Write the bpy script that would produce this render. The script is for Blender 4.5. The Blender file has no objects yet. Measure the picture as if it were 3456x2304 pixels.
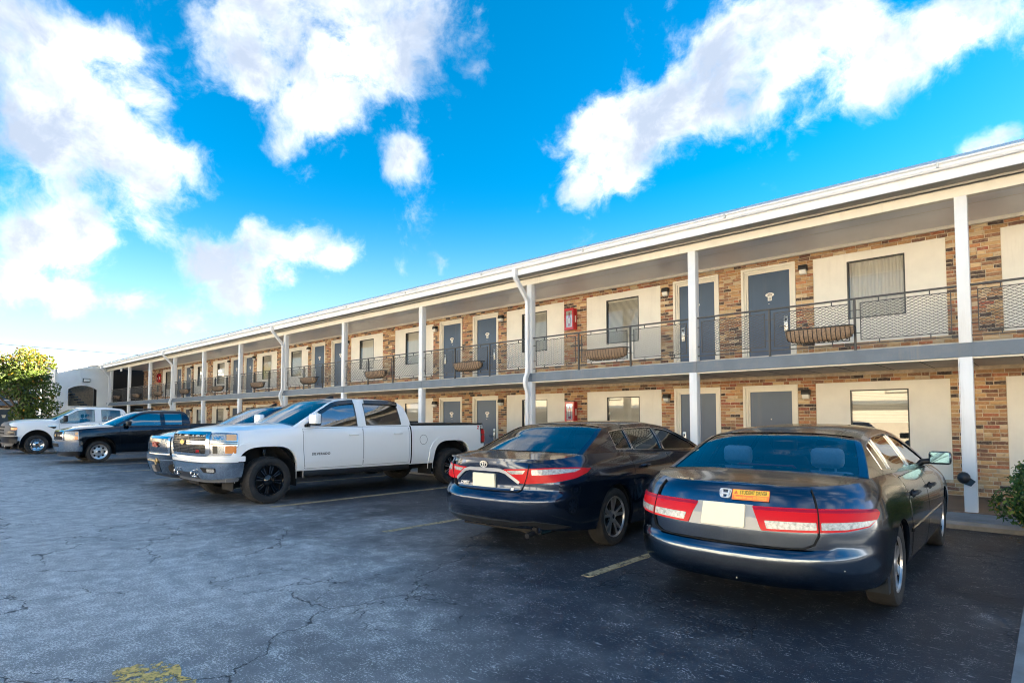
import bpy, bmesh, math, random
from mathutils import Vector, Matrix
from mathutils.geometry import delaunay_2d_cdt
R = math.radians
SC = bpy.context.scene
COL = SC.collection

# ------------------------------------------------------------------ camera
cd = bpy.data.cameras.new('camera')
cam = bpy.data.objects.new('camera', cd)
COL.objects.link(cam)
cam.location = (0, 0, 1.43)
cam.rotation_euler = (R(90 + 2.67), 0, R(42.7))
cd.sensor_width = 36.0
cd.lens = 36.0 * 1984 / 3456
cd.shift_y = (1321.5 - 1152) / 3456
cd.clip_start = 0.05
cd.clip_end = 3000
SC.camera = cam

# ------------------------------------------------------------------ light
SUN_AZ = (0.80, 1.0)            # direction towards the sun on the ground plane
SUN_EL = math.atan(0.315 / math.hypot(*SUN_AZ))
W = bpy.data.worlds.new('World')
SC.world = W
W.use_nodes = True
SC.view_settings.view_transform = 'Standard'
SC.view_settings.look = 'None'
SC.view_settings.exposure = 3.68
SC.view_settings.gamma = 1.0
SC.view_settings.use_curve_mapping = False
SC.cycles.max_bounces = 10
SC.cycles.transparent_max_bounces = 24
SC.cycles.glossy_bounces = 5
SC.cycles.caustics_reflective = False
SC.cycles.caustics_refractive = False
SC.cycles.sample_clamp_indirect = 6.0
SC.cycles.filter_width = 1.1


class NB:
    """tiny node-tree helper"""
    def __init__(s, tree):
        s.t = tree
        s.n = tree.nodes
        s.l = tree.links

    def node(s, typ, **kw):
        n = s.n.new(typ)
        for k, v in kw.items():
            setattr(n, k, v)
        return n

    def put(s, sock, v):
        if isinstance(v, bpy.types.NodeSocket):
            s.l.new(v, sock)
        elif isinstance(v, bpy.types.Node):
            s.l.new(v.outputs[0], sock)
        else:
            if hasattr(sock.default_value, '__len__') and not hasattr(v, '__len__'):
                v = (v,) * len(sock.default_value)
            if hasattr(sock.default_value, '__len__') and len(sock.default_value) == 4 and len(v) == 3:
                v = tuple(v) + (1,)
            sock.default_value = v

    def math(s, op, a, b=0.0, c=None, clamp=False):
        n = s.node('ShaderNodeMath', operation=op, use_clamp=clamp)
        s.put(n.inputs[0], a)
        s.put(n.inputs[1], b)
        if c is not None:
            s.put(n.inputs[2], c)
        return n.outputs[0]

    def vmath(s, op, a, b=None, scale=None):
        n = s.node('ShaderNodeVectorMath', operation=op)
        s.put(n.inputs[0], a)
        if b is not None:
            s.put(n.inputs[1], b)
        if scale is not None:
            s.put(n.inputs['Scale'], scale)
        return n.outputs['Value'] if op in ('DOT_PRODUCT', 'LENGTH', 'DISTANCE') else n.outputs[0]

    def mix(s, f, a, b, mode='MIX'):
        n = s.node('ShaderNodeMix', data_type='RGBA', blend_type=mode)
        s.put(n.inputs[0], f)
        s.put(n.inputs[6], a)
        s.put(n.inputs[7], b)
        return n.outputs[2]

    def noise(s, vec, scale, detail=3, rough=0.55, dist=0.0):
        n = s.node('ShaderNodeTexNoise')
        if vec is not None:
            s.put(n.inputs['Vector'], vec)
        n.inputs['Scale'].default_value = scale
        n.inputs['Detail'].default_value = detail
        n.inputs['Roughness'].default_value = rough
        n.inputs['Distortion'].default_value = dist
        return n

    def sstep(s, v, lo, hi, a=0.0, b=1.0):
        n = s.node('ShaderNodeMapRange', interpolation_type='SMOOTHSTEP')
        s.put(n.inputs[0], v)
        n.inputs[1].default_value = lo
        n.inputs[2].default_value = hi
        n.inputs[3].default_value = a
        n.inputs[4].default_value = b
        return n.outputs[0]

    def ramp(s, v, stops):
        n = s.node('ShaderNodeValToRGB')
        s.put(n.inputs[0], v)
        el = n.color_ramp.elements
        while len(el) < len(stops):
            el.new(0.5)
        for e, (p, c) in zip(el, stops):
            e.position = p
            e.color = tuple(c) + (1,) if len(c) == 3 else c
        return n.outputs[0]


def build_world():
    b = NB(W.node_tree)
    b.n.clear()
    sky = b.node('ShaderNodeTexSky', sky_type='NISHITA')
    sky.sun_disc = False
    sky.sun_elevation = SUN_EL
    sky.sun_rotation = math.atan2(SUN_AZ[0], SUN_AZ[1])
    sky.altitude = 0
    sky.air_density = 1.0
    sky.dust_density = 0.35
    sky.ozone_density = 3.0
    hs = b.node('ShaderNodeHueSaturation')
    hs.inputs['Hue'].default_value = 0.478
    hs.inputs['Saturation'].default_value = 1.45
    hs.inputs['Value'].default_value = 1.0
    b.put(hs.inputs['Color'], sky)
    d = b.node('ShaderNodeTexCoord').outputs['Generated']
    skyc = b.mix(1.0, hs.outputs[0], (0.27, 0.228, 0.275, 1), 'MULTIPLY')
    # height above the horizon brings the pale air near the ground
    dz = b.node('ShaderNodeSeparateXYZ')
    b.put(dz.inputs[0], d)
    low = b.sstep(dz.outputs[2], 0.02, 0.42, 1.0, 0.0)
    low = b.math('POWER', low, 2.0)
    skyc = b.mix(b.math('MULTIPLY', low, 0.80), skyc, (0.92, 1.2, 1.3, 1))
    # clouds: heaps at fixed places in the sky, broken up by noise
    warp = b.noise(d, 5.0, 3, 0.6)
    wv = b.vmath('ADD', d, b.vmath('SCALE', b.vmath('SUBTRACT', warp.outputs[1], (0.5, 0.5, 0.5)), scale=0.085))
    fb = b.noise(wv, 10.0, 7, 0.64)
    fb2 = b.noise(d, 4.2, 3, 0.55)
    total = None
    import mathutils
    rot = cam.rotation_euler.to_matrix()
    wvn = b.vmath("NORMALIZE", wv)
    for (px, py, r, amp) in CLOUDS:
        v = mathutils.Vector(((px * 1.4694 - 1728) / 1984, (1321.5 - py * 1.4694) / 1984, -1.0))
        dirw = (rot @ v).normalized()
        k = r * 1.4694 / 1984 / (1 + v.x * v.x + v.y * v.y) ** 0.75
        dt = b.vmath("DOT_PRODUCT", wvn, tuple(dirw))
        e = b.math('EXPONENT', b.math('MULTIPLY_ADD', dt, 2 / (k * k), -2 / (k * k) + math.log(amp)))
        total = e if total is None else b.math('ADD', total, e)
    total = b.math('MINIMUM', total, 1.05)
    # the rest of the sky carries the same broken clouds
    cf = rot @ mathutils.Vector((0, 0.16, -1))
    away = b.sstep(b.vmath('DOT_PRODUCT', d, tuple(cf.normalized())), 0.30, 0.62, 1.0, 0.0)
    rest = b.math('MULTIPLY', b.sstep(fb2.outputs[0], 0.46, 0.60, 0.0, 0.95), away)
    total = b.math('MAXIMUM', total, rest)
    dens = b.math('ADD', total, b.math('MULTIPLY', b.math('SUBTRACT', fb.outputs[0], 0.53), 2.3))
    fb4 = b.noise(wv, 34.0, 4, 0.65)
    dens = b.math('ADD', dens, b.math('MULTIPLY', b.math('SUBTRACT', fb4.outputs[0], 0.5), 0.75))
    mask = b.sstep(dens, 0.12, 1.12)
    up = b.sstep(dz.outputs[2], -0.02, 0.03)
    mask = b.math('MULTIPLY', mask, up)
    fb3 = b.noise(wv, 5.5, 6, 0.6)
    shade = b.sstep(b.math('ADD', b.math('MULTIPLY', dens, 0.22), fb3.outputs[0]), 0.51, 0.82)
    ccol = b.mix(b.math('POWER', shade, 0.6), (1.6, 1.56, 1.52, 1), (0.50, 0.59, 0.74, 1))
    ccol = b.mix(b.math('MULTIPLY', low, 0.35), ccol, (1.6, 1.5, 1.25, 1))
    out = b.mix(b.math('POWER', mask, 1.35), skyc, ccol)
    # bright band added along the horizon as fill light for the shaded lot
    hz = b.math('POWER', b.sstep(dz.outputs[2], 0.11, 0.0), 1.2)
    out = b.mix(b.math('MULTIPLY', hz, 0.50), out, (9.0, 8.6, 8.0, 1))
    # below the horizon: plain ground haze
    out = b.mix(b.sstep(dz.outputs[2], -0.06, 0.0), (2.2, 2.3, 2.4, 1), out)
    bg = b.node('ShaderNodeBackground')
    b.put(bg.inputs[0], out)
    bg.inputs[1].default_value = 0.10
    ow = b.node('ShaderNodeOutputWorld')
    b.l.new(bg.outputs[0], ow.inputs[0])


# cloud heaps: centre x, y, half sizes, tilt, strength
CLOUDS = [
    (570, 60, 130, 1.0), (700, 40, 140, 1.0), (850, 50, 150, 1.0), (980, 30, 100, 0.8), (650, 190, 130, 1.0), (790, 180, 120, 1.0), (900, 160, 70, 0.7), (730, 255, 50, 0.65),
    (20, 70, 105, 0.9), (180, 95, 85, 0.9), (285, 95, 55, 0.75), (60, 240, 115, 0.85), (210, 240, 100, 0.85), (345, 215, 60, 0.7), (150, 345, 105, 0.85), (300, 345, 80, 0.85), (410, 390, 68, 0.85), (330, 430, 60, 0.75),
    (50, 530, 85, 0.9), (180, 525, 80, 0.95), (345, 540, 55, 0.8), (20, 660, 70, 0.85), (160, 690, 55, 0.8), (300, 712, 50, 0.8), (420, 738, 48, 0.75),
    (430, 612, 62, 0.85), (520, 600, 70, 0.95), (590, 585, 60, 0.9), (680, 568, 55, 0.85), (765, 574, 46, 0.75), (545, 692, 50, 0.7), (650, 650, 32, 0.65), (590, 530, 38, 0.65),
    (905, 385, 44, 0.8), (950, 362, 38, 0.8), (1108, 145, 32, 0.6), (640, 335, 32, 0.55), (1020, 600, 26, 0.55), (920, 615, 26, 0.5),
    (1350, 430, 55, 0.9), (1420, 390, 80, 0.95), (1350, 290, 65, 0.75), (1450, 260, 75, 0.9), (1540, 270, 95, 1.0), (1640, 190, 110, 1.0), (1720, 220, 80, 0.9), (1770, 110, 125, 1.0), (1900, 50, 120, 1.0),
    (2000, 190, 60, 0.72), (1960, 110, 90, 0.85), (2110, 120, 80, 0.9), (2190, 70, 85, 0.9), (2310, 20, 100, 0.95), (2260, 330, 42, 0.75), (2320, 305, 48, 0.8),
]
build_world()

sl = bpy.data.lights.new('sun', 'SUN')
sl.energy = 5.0
sl.angle = R(0.5)
sl.color = (1.0, 0.86, 0.64)
sun = bpy.data.objects.new('sun', sl)
COL.objects.link(sun)
sd = Vector((SUN_AZ[0], SUN_AZ[1], 0)).normalized() * math.cos(SUN_EL) + Vector((0, 0, math.sin(SUN_EL)))
sun.rotation_euler = sd.to_track_quat('Z', 'Y').to_euler()
sun.location = (20, 25, 15)

# ------------------------------------------------------------------ helpers
RNG = random.Random(7)


class MB:
    """collects faces for ONE mesh object"""
    def __init__(s):
        s.v = []
        s.f = []
        s.m = []

    def add(s, vs, fs, m=0):
        o = len(s.v)
        s.v += [tuple(p) for p in vs]
        s.f += [tuple(i + o for i in f) for f in fs]
        s.m += [m] * len(fs)
        return s

    def box(s, x0, x1, y0, y1, z0, z1, m=0, skip=()):
        vs = [(x0, y0, z0), (x1, y0, z0), (x1, y1, z0), (x0, y1, z0), (x0, y0, z1), (x1, y0, z1), (x1, y1, z1), (x0, y1, z1)]
        fs = {'-z': (0, 3, 2, 1), '+z': (4, 5, 6, 7), '-y': (0, 1, 5, 4), '+x': (1, 2, 6, 5), '+y': (2, 3, 7, 6), '-x': (3, 0, 4, 7)}
        return s.add(vs, [f for k, f in fs.items() if k not in skip], m)

    def cbox(s, x0, x1, y0, y1, z0, z1, c, m=0):
        """box with chamfered edges"""
        bm = bmesh.new()
        bmesh.ops.create_cube(bm, size=1)
        for v in bm.verts:
            v.co = Vector(((x0 + x1) / 2 + v.co.x * (x1 - x0), (y0 + y1) / 2 + v.co.y * (y1 - y0), (z0 + z1) / 2 + v.co.z * (z1 - z0)))
        bmesh.ops.bevel(bm, geom=bm.edges[:], offset=c, segments=2, profile=0.5, affect='EDGES')
        s.bm(bm, m)
        bm.free()
        return s

    def bm(s, bm, m=0):
        bm.verts.index_update()
        return s.add([v.co for v in bm.verts], [[v.index for v in f.verts] for f in bm.faces], m)

    def quad(s, a, b, c, d, m=0):
        return s.add([a, b, c, d], [(0, 1, 2, 3)], m)

    def prism(s, prof, axis, a0, a1, m=0):
        """extrude a 2-D profile along an axis; prof holds the two other coordinates in axis order"""
        n = len(prof)
        def pt(p, a):
            return {0: (a, p[0], p[1]), 1: (p[0], a, p[1]), 2: (p[0], p[1], a)}[axis]
        vs = [pt(p, a0) for p in prof] + [pt(p, a1) for p in prof]
        fs = [(i, (i + 1) % n, (i + 1) % n + n, i + n) for i in range(n)]
        fs += [tuple(range(n))[::-1], tuple(range(n, 2 * n))]
        return s.add(vs, fs, m)

    def tube(s, pts, r, n=8, m=0, cap=True, sx=1.0):
        pts = [Vector(p) for p in pts]
        rings = []
        up = Vector((0, 0, 1))
        for i, p in enumerate(pts):
            t = (pts[min(i + 1, len(pts) - 1)] - pts[max(i - 1, 0)]).normalized()
            u = up if abs(t.dot(up)) < 0.95 else Vector((0, 1, 0))
            a = t.cross(u).normalized()
            c = a.cross(t).normalized()
            rr = r[i] if hasattr(r, '__len__') else r
            rings.append([p + (a * math.cos(2 * math.pi * k / n) * sx + c * math.sin(2 * math.pi * k / n)) * rr for k in range(n)])
        vs = [q for g in rings for q in g]
        fs = []
        for i in range(len(rings) - 1):
            for k in range(n):
                fs.append((i * n + k, i * n + (k + 1) % n, (i + 1) * n + (k + 1) % n, (i + 1) * n + k))
        if cap:
            fs.append(tuple(range(n))[::-1])
            fs.append(tuple(range((len(rings) - 1) * n, len(rings) * n)))
        return s.add(vs, fs, m)

    def lathe(s, prof, n=32, axis='y', m=0, cx=0, cy=0, cz=0):
        """prof = (axial, radius) pairs, turned about the y axis"""
        vs = []
        for a, r in prof:
            for k in range(n):
                t = 2 * math.pi * k / n
                vs.append((cx + r * math.cos(t), cy + a, cz + r * math.sin(t)))
        fs = []
        for i in range(len(prof) - 1):
            for k in range(n):
                fs.append((i * n + k, (i + 1) * n + k, (i + 1) * n + (k + 1) % n, i * n + (k + 1) % n))
        return s.add(vs, fs, m)

    def mesh(s, name, mats):
        me = bpy.data.meshes.new(name)
        me.from_pydata(s.v, [], s.f)
        for mt in (mats if isinstance(mats, (list, tuple)) else [mats]):
            me.materials.append(mt)
        if any(s.m):
            me.polygons.foreach_set('material_index', s.m)
        me.update()
        return me

    def obj(s, name, mats, parent=None, smooth=None, fix=True):
        me = s.mesh(name, mats)
        if fix:
            bm = bmesh.new()
            bm.from_mesh(me)
            bmesh.ops.recalc_face_normals(bm, faces=bm.faces)
            bm.to_mesh(me)
            bm.free()
        if smooth is not None:
            for p in me.polygons:
                p.use_smooth = True
            me.set_sharp_from_angle(angle=R(smooth))
        return link(name, me, parent)


def link(name, data, parent=None):
    o = bpy.data.objects.new(name, data)
    COL.objects.link(o)
    if parent is not None:
        o.parent = parent
    return o


def empty(name, loc=(0, 0, 0), rz=0.0, parent=None):
    o = link(name, None, parent)
    o.location = loc
    o.rotation_euler = (0, 0, rz)
    o.empty_display_size = 0.2
    return o


def tag(o, label=None, cat=None, group=None, kind=None):
    if label:
        o['label'] = label
    if cat:
        o['category'] = cat
    if group:
        o['group'] = group
    if kind:
        o['kind'] = kind
    return o


def copy_tree(o, parent=None):
    c = o.copy()
    COL.objects.link(c)
    c.parent = parent
    for ch in list(o.children):
        copy_tree(ch, c)
    return c


# ------------------------------------------------------------------ materials
def mat(name, col, rough=0.6, metal=0.0, spec=0.5, coat=0.0, var=0.0, vscale=6.0, bump=0.0, bscale=40.0, flake=0.0, dirt=0.0, dscale=2.0, dcol=(0.12, 0.1, 0.08), coatr=0.03, streak=0.0):
    m = bpy.data.materials.new(name)
    m.use_nodes = True
    b = NB(m.node_tree)
    p = b.n['Principled BSDF']
    p.inputs['Roughness'].default_value = rough
    p.inputs['Metallic'].default_value = metal
    p.inputs['Specular IOR Level'].default_value = spec
    p.inputs['Coat Weight'].default_value = coat
    p.inputs['Coat Roughness'].default_value = coatr
    pos = b.node('ShaderNodeNewGeometry').outputs['Position']
    c = tuple(col) + (1,)
    out = None
    if var:
        n = b.noise(pos, vscale, 5, 0.6)
        lo = tuple(max(0, x * (1 - var)) for x in col)
        hi = tuple(min(1, x * (1 + var)) for x in col)
        out = b.ramp(n.outputs[0], [(0.3, lo), (0.7, hi)])
    if dirt:
        n = b.noise(pos, dscale, 6, 0.65)
        f = b.math('MULTIPLY', b.sstep(n.outputs[0], 0.48, 0.75), dirt)
        out = b.mix(f, out if out is not None else c, dcol)
    if streak:          # rain streaks and grime running down
        mp = b.node('ShaderNodeMapping')
        mp.inputs['Scale'].default_value = (9, 9, 0.55)
        b.put(mp.inputs[0], pos)
        n = b.noise(mp.outputs[0], 1.0, 6, 0.7)
        n2 = b.noise(pos, 0.8, 3, 0.5)
        f = b.math('MULTIPLY', b.math('MULTIPLY', b.sstep(n.outputs[0], 0.50, 0.74), b.sstep(n2.outputs[0], 0.35, 0.65)), streak)
        out = b.mix(f, out if out is not None else c, dcol)
    if out is not None:
        b.put(p.inputs['Base Color'], out)
    else:
        p.inputs['Base Color'].default_value = c
    if bump:
        n = b.noise(pos, bscale, 4, 0.6)
        bp = b.node('ShaderNodeBump')
        bp.inputs['Strength'].default_value = bump
        bp.inputs['Distance'].default_value = 0.01
        b.put(bp.inputs['Height'], n.outputs[0])
        b.put(p.inputs['Normal'], bp.outputs[0])
    return m


def glass_mat(name, tint, refl=0.10, rough=0.0, rcol=(1, 1, 1)):
    """thin pane: tinted see-through layer under a mirror-like surface"""
    m = bpy.data.materials.new(name)
    m.use_nodes = True
    b = NB(m.node_tree)
    b.n.clear()
    tr = b.node('ShaderNodeBsdfTransparent')
    tr.inputs[0].default_value = tuple(tint) + (1,)
    gl = b.node('ShaderNodeBsdfGlossy')
    gl.inputs[0].default_value = tuple(rcol) + (1,)
    gl.inputs['Roughness'].default_value = rough
    lw = b.node('ShaderNodeFresnel')
    lw.inputs[0].default_value = 1.52
    f = b.math('ADD', b.math('MULTIPLY', lw.outputs[0], 1.0 - refl), refl, clamp=True)
    mx = b.node('ShaderNodeMixShader')
    b.put(mx.inputs[0], f)
    b.l.new(tr.outputs[0], mx.inputs[1])
    b.l.new(gl.outputs[0], mx.inputs[2])
    o = b.node('ShaderNodeOutputMaterial')
    b.l.new(mx.outputs[0], o.inputs[0])
    return m
# ------------------------------------------------------------------ the motel
ORD = ['zeroth', 'first', 'second', 'third', 'fourth', 'fifth', 'sixth', 'seventh', 'eighth', 'ninth', 'tenth', 'eleventh', 'twelfth', 'thirteenth']
YW = 12.72            # brick face
YC = 10.55            # column front
X_END = -46.9
COLX = [-0.91 - 4.135 * k for k in range(8)] + [-29.855 - 4.05 * k for k in range(1, 5)]
COLX = [3.225] + COLX
PAIRS = [-5.19 - 8.475 * k for k in range(-1, 5)]

M = {}
M['white'] = mat('white_paint', (0.84, 0.84, 0.84), 0.45, streak=0.30, var=0.03, vscale=3, dirt=0.10, dscale=3, dcol=(0.5, 0.46, 0.4))
M['cream'] = mat('cream_trim_paint', (0.84, 0.79, 0.69), 0.5, streak=0.28, var=0.04, vscale=2, dirt=0.12, dscale=4, dcol=(0.45, 0.40, 0.32))
M['stucco'] = mat('cream_stucco', (0.84, 0.805, 0.73), 0.85, streak=0.16, dcol=(0.45, 0.40, 0.33), var=0.05, vscale=2.5, bump=0.25, bscale=120)
M['slab'] = mat('slate_blue_edge_paint', (0.10, 0.14, 0.19), 0.42, streak=0.55, var=0.12, vscale=2.5, dirt=0.25, dscale=5, dcol=(0.2, 0.19, 0.18))
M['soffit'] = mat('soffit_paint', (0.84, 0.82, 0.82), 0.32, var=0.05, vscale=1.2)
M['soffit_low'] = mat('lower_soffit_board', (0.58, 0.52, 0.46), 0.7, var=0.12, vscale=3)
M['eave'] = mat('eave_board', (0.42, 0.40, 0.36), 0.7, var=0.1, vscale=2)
M['mortar'] = mat('mortar', (0.60, 0.50, 0.37), 0.95, var=0.25, vscale=9, bump=0.5, bscale=90)
M['door'] = mat('slate_door_paint', (0.046, 0.084, 0.150), 0.36, streak=0.2, dcol=(0.16, 0.16, 0.17), var=0.08, vscale=2)
M['black'] = mat('black_metal', (0.022, 0.022, 0.024), 0.45)
M['rail'] = mat('dark_bronze_rail_paint', (0.055, 0.052, 0.05), 0.5, var=0.2, vscale=8)
M['winframe'] = mat('dark_window_frame', (0.035, 0.038, 0.035), 0.4)
M['blind'] = mat('blind_slats', (0.70, 0.66, 0.58), 0.6)
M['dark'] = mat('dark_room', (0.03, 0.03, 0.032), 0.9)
M['red'] = mat('red_cabinet_paint', (0.50, 0.012, 0.018), 0.28, coat=0.4)
M['lens'] = mat('frosted_lens', (0.80, 0.79, 0.74), 0.35)
M['steel'] = mat('brushed_steel', (0.62, 0.60, 0.56), 0.32, 0.9)
M['plate'] = mat('plate_white', (0.82, 0.80, 0.74), 0.4)
M['ink'] = mat('plate_ink', (0.10, 0.05, 0.03), 0.6)
M['roofedge'] = mat('roof_edge_metal', (0.60, 0.60, 0.58), 0.45, streak=0.5, var=0.08, vscale=2, dirt=0.5, dscale=3, dcol=(0.3, 0.29, 0.27))
M['roof'] = mat('roof_gravel', (0.35, 0.34, 0.32), 0.9, var=0.2)
M['walk'] = mat('brown_walkway_paint', (0.20, 0.125, 0.085), 0.6, var=0.15, vscale=2.5, dirt=0.4, dscale=2, dcol=(0.13, 0.10, 0.08))
M['concrete'] = mat('grey_concrete', (0.26, 0.26, 0.26), 0.85, var=0.18, vscale=4, bump=0.3, bscale=70, dirt=0.5, dscale=2.5, dcol=(0.11, 0.105, 0.10))
M['coco'] = mat('coco_fibre_liner', (0.34, 0.235, 0.155), 0.95, var=0.35, vscale=30, bump=0.9, bscale=110)
M['pane'] = glass_mat('window_pane', (0.94, 0.95, 0.94), 0.025)
M['clear'] = glass_mat('cabinet_pane', (0.95, 0.95, 0.95), 0.08)


def brick_material():
    m = bpy.data.materials.new('antique_brick')
    m.use_nodes = True
    b = NB(m.node_tree)
    p = b.n['Principled BSDF']
    p.inputs['Roughness'].default_value = 0.85
    at = b.node('ShaderNodeAttribute', attribute_name='col')
    pos = b.node('ShaderNodeNewGeometry').outputs['Position']
    n = b.noise(pos, 22, 5, 0.65)
    f = b.math('MULTIPLY', b.sstep(n.outputs[0], 0.48, 0.72), 0.45)
    c = b.mix(f, at.outputs[0], (0.66, 0.50, 0.33, 1))
    n2 = b.noise(pos, 13, 4, 0.6)
    c = b.mix(b.math('MULTIPLY', b.sstep(n2.outputs[0], 0.58, 0.75), 0.45), c, (0.14, 0.08, 0.055, 1))
    b.put(p.inputs['Base Color'], c)
    n3 = b.noise(pos, 70, 4, 0.6)
    bp = b.node('ShaderNodeBump')
    bp.inputs['Strength'].default_value = 0.6
    bp.inputs['Distance'].default_value = 0.006
    b.put(bp.inputs['Height'], n3.outputs[0])
    b.put(p.inputs['Normal'], bp.outputs[0])
    return m


M['brick'] = brick_material()
PALETTE = [(0.48, 0.285, 0.135), (0.55, 0.36, 0.185), (0.43, 0.235, 0.115), (0.49, 0.285, 0.135), (0.46, 0.205, 0.095), (0.40, 0.15, 0.075), (0.34, 0.11, 0.07),
           (0.62, 0.45, 0.26), (0.38, 0.20, 0.115), (0.28, 0.145, 0.09), (0.19, 0.10, 0.07), (0.08, 0.056, 0.05), (0.64, 0.50, 0.33), (0.47, 0.27, 0.15), (0.51, 0.315, 0.15), (0.36, 0.19, 0.105)]


def unit_brick(h, d):
    """brick of length 1 (scaled later), front face towards -y at y=0, slightly worn edges"""
    c = 0.012
    cz = 0.010
    f = 0.006
    vs = [(0, d, 0), (1, d, 0), (1, d, h), (0, d, h),
          (0, f, 0), (1, f, 0), (1, f, h), (0, f, h),
          (c * 4, 0, cz), (1 - c * 4, 0, cz), (1 - c * 4, 0, h - cz), (c * 4, 0, h - cz)]
    fs = [(8, 9, 10, 11), (4, 5, 9, 8), (5, 6, 10, 9), (6, 7, 11, 10), (7, 4, 8, 11), (0, 1, 5, 4), (1, 2, 6, 5), (2, 3, 7, 6), (3, 0, 4, 7)]
    return vs, fs


BRICK_H = 0.055


def colour_attr(me, cols):
    a = me.color_attributes.new('col', 'FLOAT_COLOR', 'POINT')
    flat = []
    for c in cols:
        flat += [c[0], c[1], c[2], 1.0]
    a.data.foreach_set('color', flat)


UB = unit_brick(BRICK_H, 0.03)
BRICK_MESH = []
for ci in range(32):
    c0 = PALETTE[ci % len(PALETTE)]
    k = RNG.uniform(0.85, 1.15)
    me = bpy.data.meshes.new('brick')
    jit = [(x, y + RNG.uniform(-0.003, 0.003) * (1 if y < 0.02 else 0), z + RNG.uniform(-0.003, 0.003)) for x, y, z in UB[0]]
    me.from_pydata(jit, [], UB[1])
    me.materials.append(M['brick'])
    colour_attr(me, [tuple(v * k for v in c0)] * len(UB[0]))
    BRICK_MESH.append(me)


def lay_bricks(x0, x1, z0, z1, holes, rng, course=0.067):
    """running bricks: list of (x, z, length)"""
    out = []
    n = int((z1 - z0) / course)
    for r in range(n):
        z = z0 + r * course + 0.006
        zm = z + course / 2
        cuts = sorted((a, b) for a, b, c, d in holes if c - 0.01 < zm < d + 0.01)
        x = x0
        free = []
        for a, b in cuts:
            if a > x:
                free.append((x, a))
            x = max(x, b)
        if x < x1:
            free.append((x, x1))
        for a, b in free:
            p = a + 0.004
            first = (r % 2 == 1)
            while p < b - 0.03:
                L = rng.choice([0.205, 0.205, 0.205, 0.205, 0.10, 0.20, 0.15])
                if first:
                    L = 0.10
                    first = False
                if b - (p + L) < 0.06:
                    L = b - p - 0.006
                    if L > 0.26:
                        L = L / 2
                out.append((p, z, L))
                p += L + 0.011
    return out


def project(p):
    co = cam_inv @ Vector(p)
    if co.z > -0.05:
        return None
    return (1728 + 1984 * co.x / -co.z, 1321.5 - 1984 * co.y / -co.z, -co.z)


cam_inv = (Matrix.Translation(cam.location) @ cam.rotation_euler.to_matrix().to_4x4()).inverted()


def brick_wall_cells(mb, x0, x1, z0, z1, holes, yf, yb):
    """solid wall with rectangular holes, built from butting boxes"""
    xs = sorted({x0, x1} | {min(max(v, x0), x1) for h in holes for v in h[:2]})
    zs = sorted({z0, z1} | {min(max(v, z0), z1) for h in holes for v in h[2:]})
    for i in range(len(xs) - 1):
        run = None
        for j in range(len(zs) - 1):
            xm, zm = (xs[i] + xs[i + 1]) / 2, (zs[j] + zs[j + 1]) / 2
            solid = not any(a < xm < b and c < zm < d for a, b, c, d in holes)
            if solid:
                run = (run[0], zs[j + 1]) if run else (zs[j], zs[j + 1])
            if (not solid or j == len(zs) - 2) and run:
                mb.box(xs[i], xs[i + 1], yf, yb, run[0], run[1])
                run = None


motel = empty('motel_building', (0, YW, 0))
motel.location = (0, 0, 0)
tag(motel, 'long two-storey tan brick motel with white columns and an upper walkway', 'building')

# openings
FL = [dict(base=0.12, p0=0.38, p1=2.14, d0=0.12, d1=2.14, w0=0.86, w1=1.99, ceil=2.34),
      dict(base=2.56, p0=2.90, p1=4.67, d0=2.56, d1=4.67, w0=3.36, w1=4.485, ceil=4.82)]
holes = []
for c in PAIRS:
    for f in FL:
        for s in (-1, 1):
            a, b = sorted((c + s * 1.70, c + s * 3.86))
            holes.append((a, b, f['p0'], f['p1']))
            a, b = sorted((c + s * 0.25, c + s * 1.36))
            holes.append((a, b, f['d0'], f['d1']))
mb = MB()
brick_wall_cells(mb, X_END, 7.6, 0.12, 2.34, [h for h in holes if h[3] < 2.4], YW + 0.013, YW + 0.25)
brick_wall_cells(mb, X_END, 7.6, 2.56, 4.86, [h for h in holes if h[2] > 2.4], YW + 0.013, YW + 0.25)
brick_wall = mb.obj('brick_wall', M['mortar'], motel, fix=False)
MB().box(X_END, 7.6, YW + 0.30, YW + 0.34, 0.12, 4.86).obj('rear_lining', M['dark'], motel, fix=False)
MB().box(X_END, 7.6, YW + 0.35, 20.0, 0.0, 5.0).obj('building_core', M['mortar'], motel, fix=False)

bricks = []
rb = random.Random(3)
for z0, z1, lo in ((0.13, 2.34, True), (2.565, 4.82, False)):
    bricks += lay_bricks(X_END, 7.5, z0, z1, [h for h in holes if (h[3] < 2.4) == lo], rb)
vis = []
for i, (x, z, L) in enumerate(bricks):
    q = project((x + L / 2, YW, z))
    if q and -20 < q[0] < 3476 and 0 < q[1] < 2304:
        vis.append((L / q[2] ** 2 * (abs(12.7) / math.hypot(x, 12.7)), i))
vis.sort(reverse=True)
single = {i for _, i in vis[:300]}
jb = MB()
jcols = []
for i, (x, z, L) in enumerate(bricks):
    ci = rb.randrange(32) if rb.random() > 0.05 else 11
    dy = rb.uniform(-0.004, 0.005)
    if i in single:
        o = link('brick', BRICK_MESH[ci], brick_wall)
        o.location = (x, YW + dy, z)
        o.scale = (L, 1, 1)
    else:
        me = BRICK_MESH[ci]
        jb.add([(x + v.co.x * L, YW + dy + v.co.y, z + v.co.z) for v in me.vertices], UB[1])
        k = rb.uniform(0.85, 1.15)
        jcols += [tuple(q * k for q in PALETTE[ci % len(PALETTE)])] * len(UB[0])
me = jb.mesh('brick', M['brick'])
colour_attr(me, jcols)
o = link('brick', me, brick_wall)
tag(o, kind='stuff')

# stucco panels, windows, doors
FONT_CACHE = {}


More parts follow.
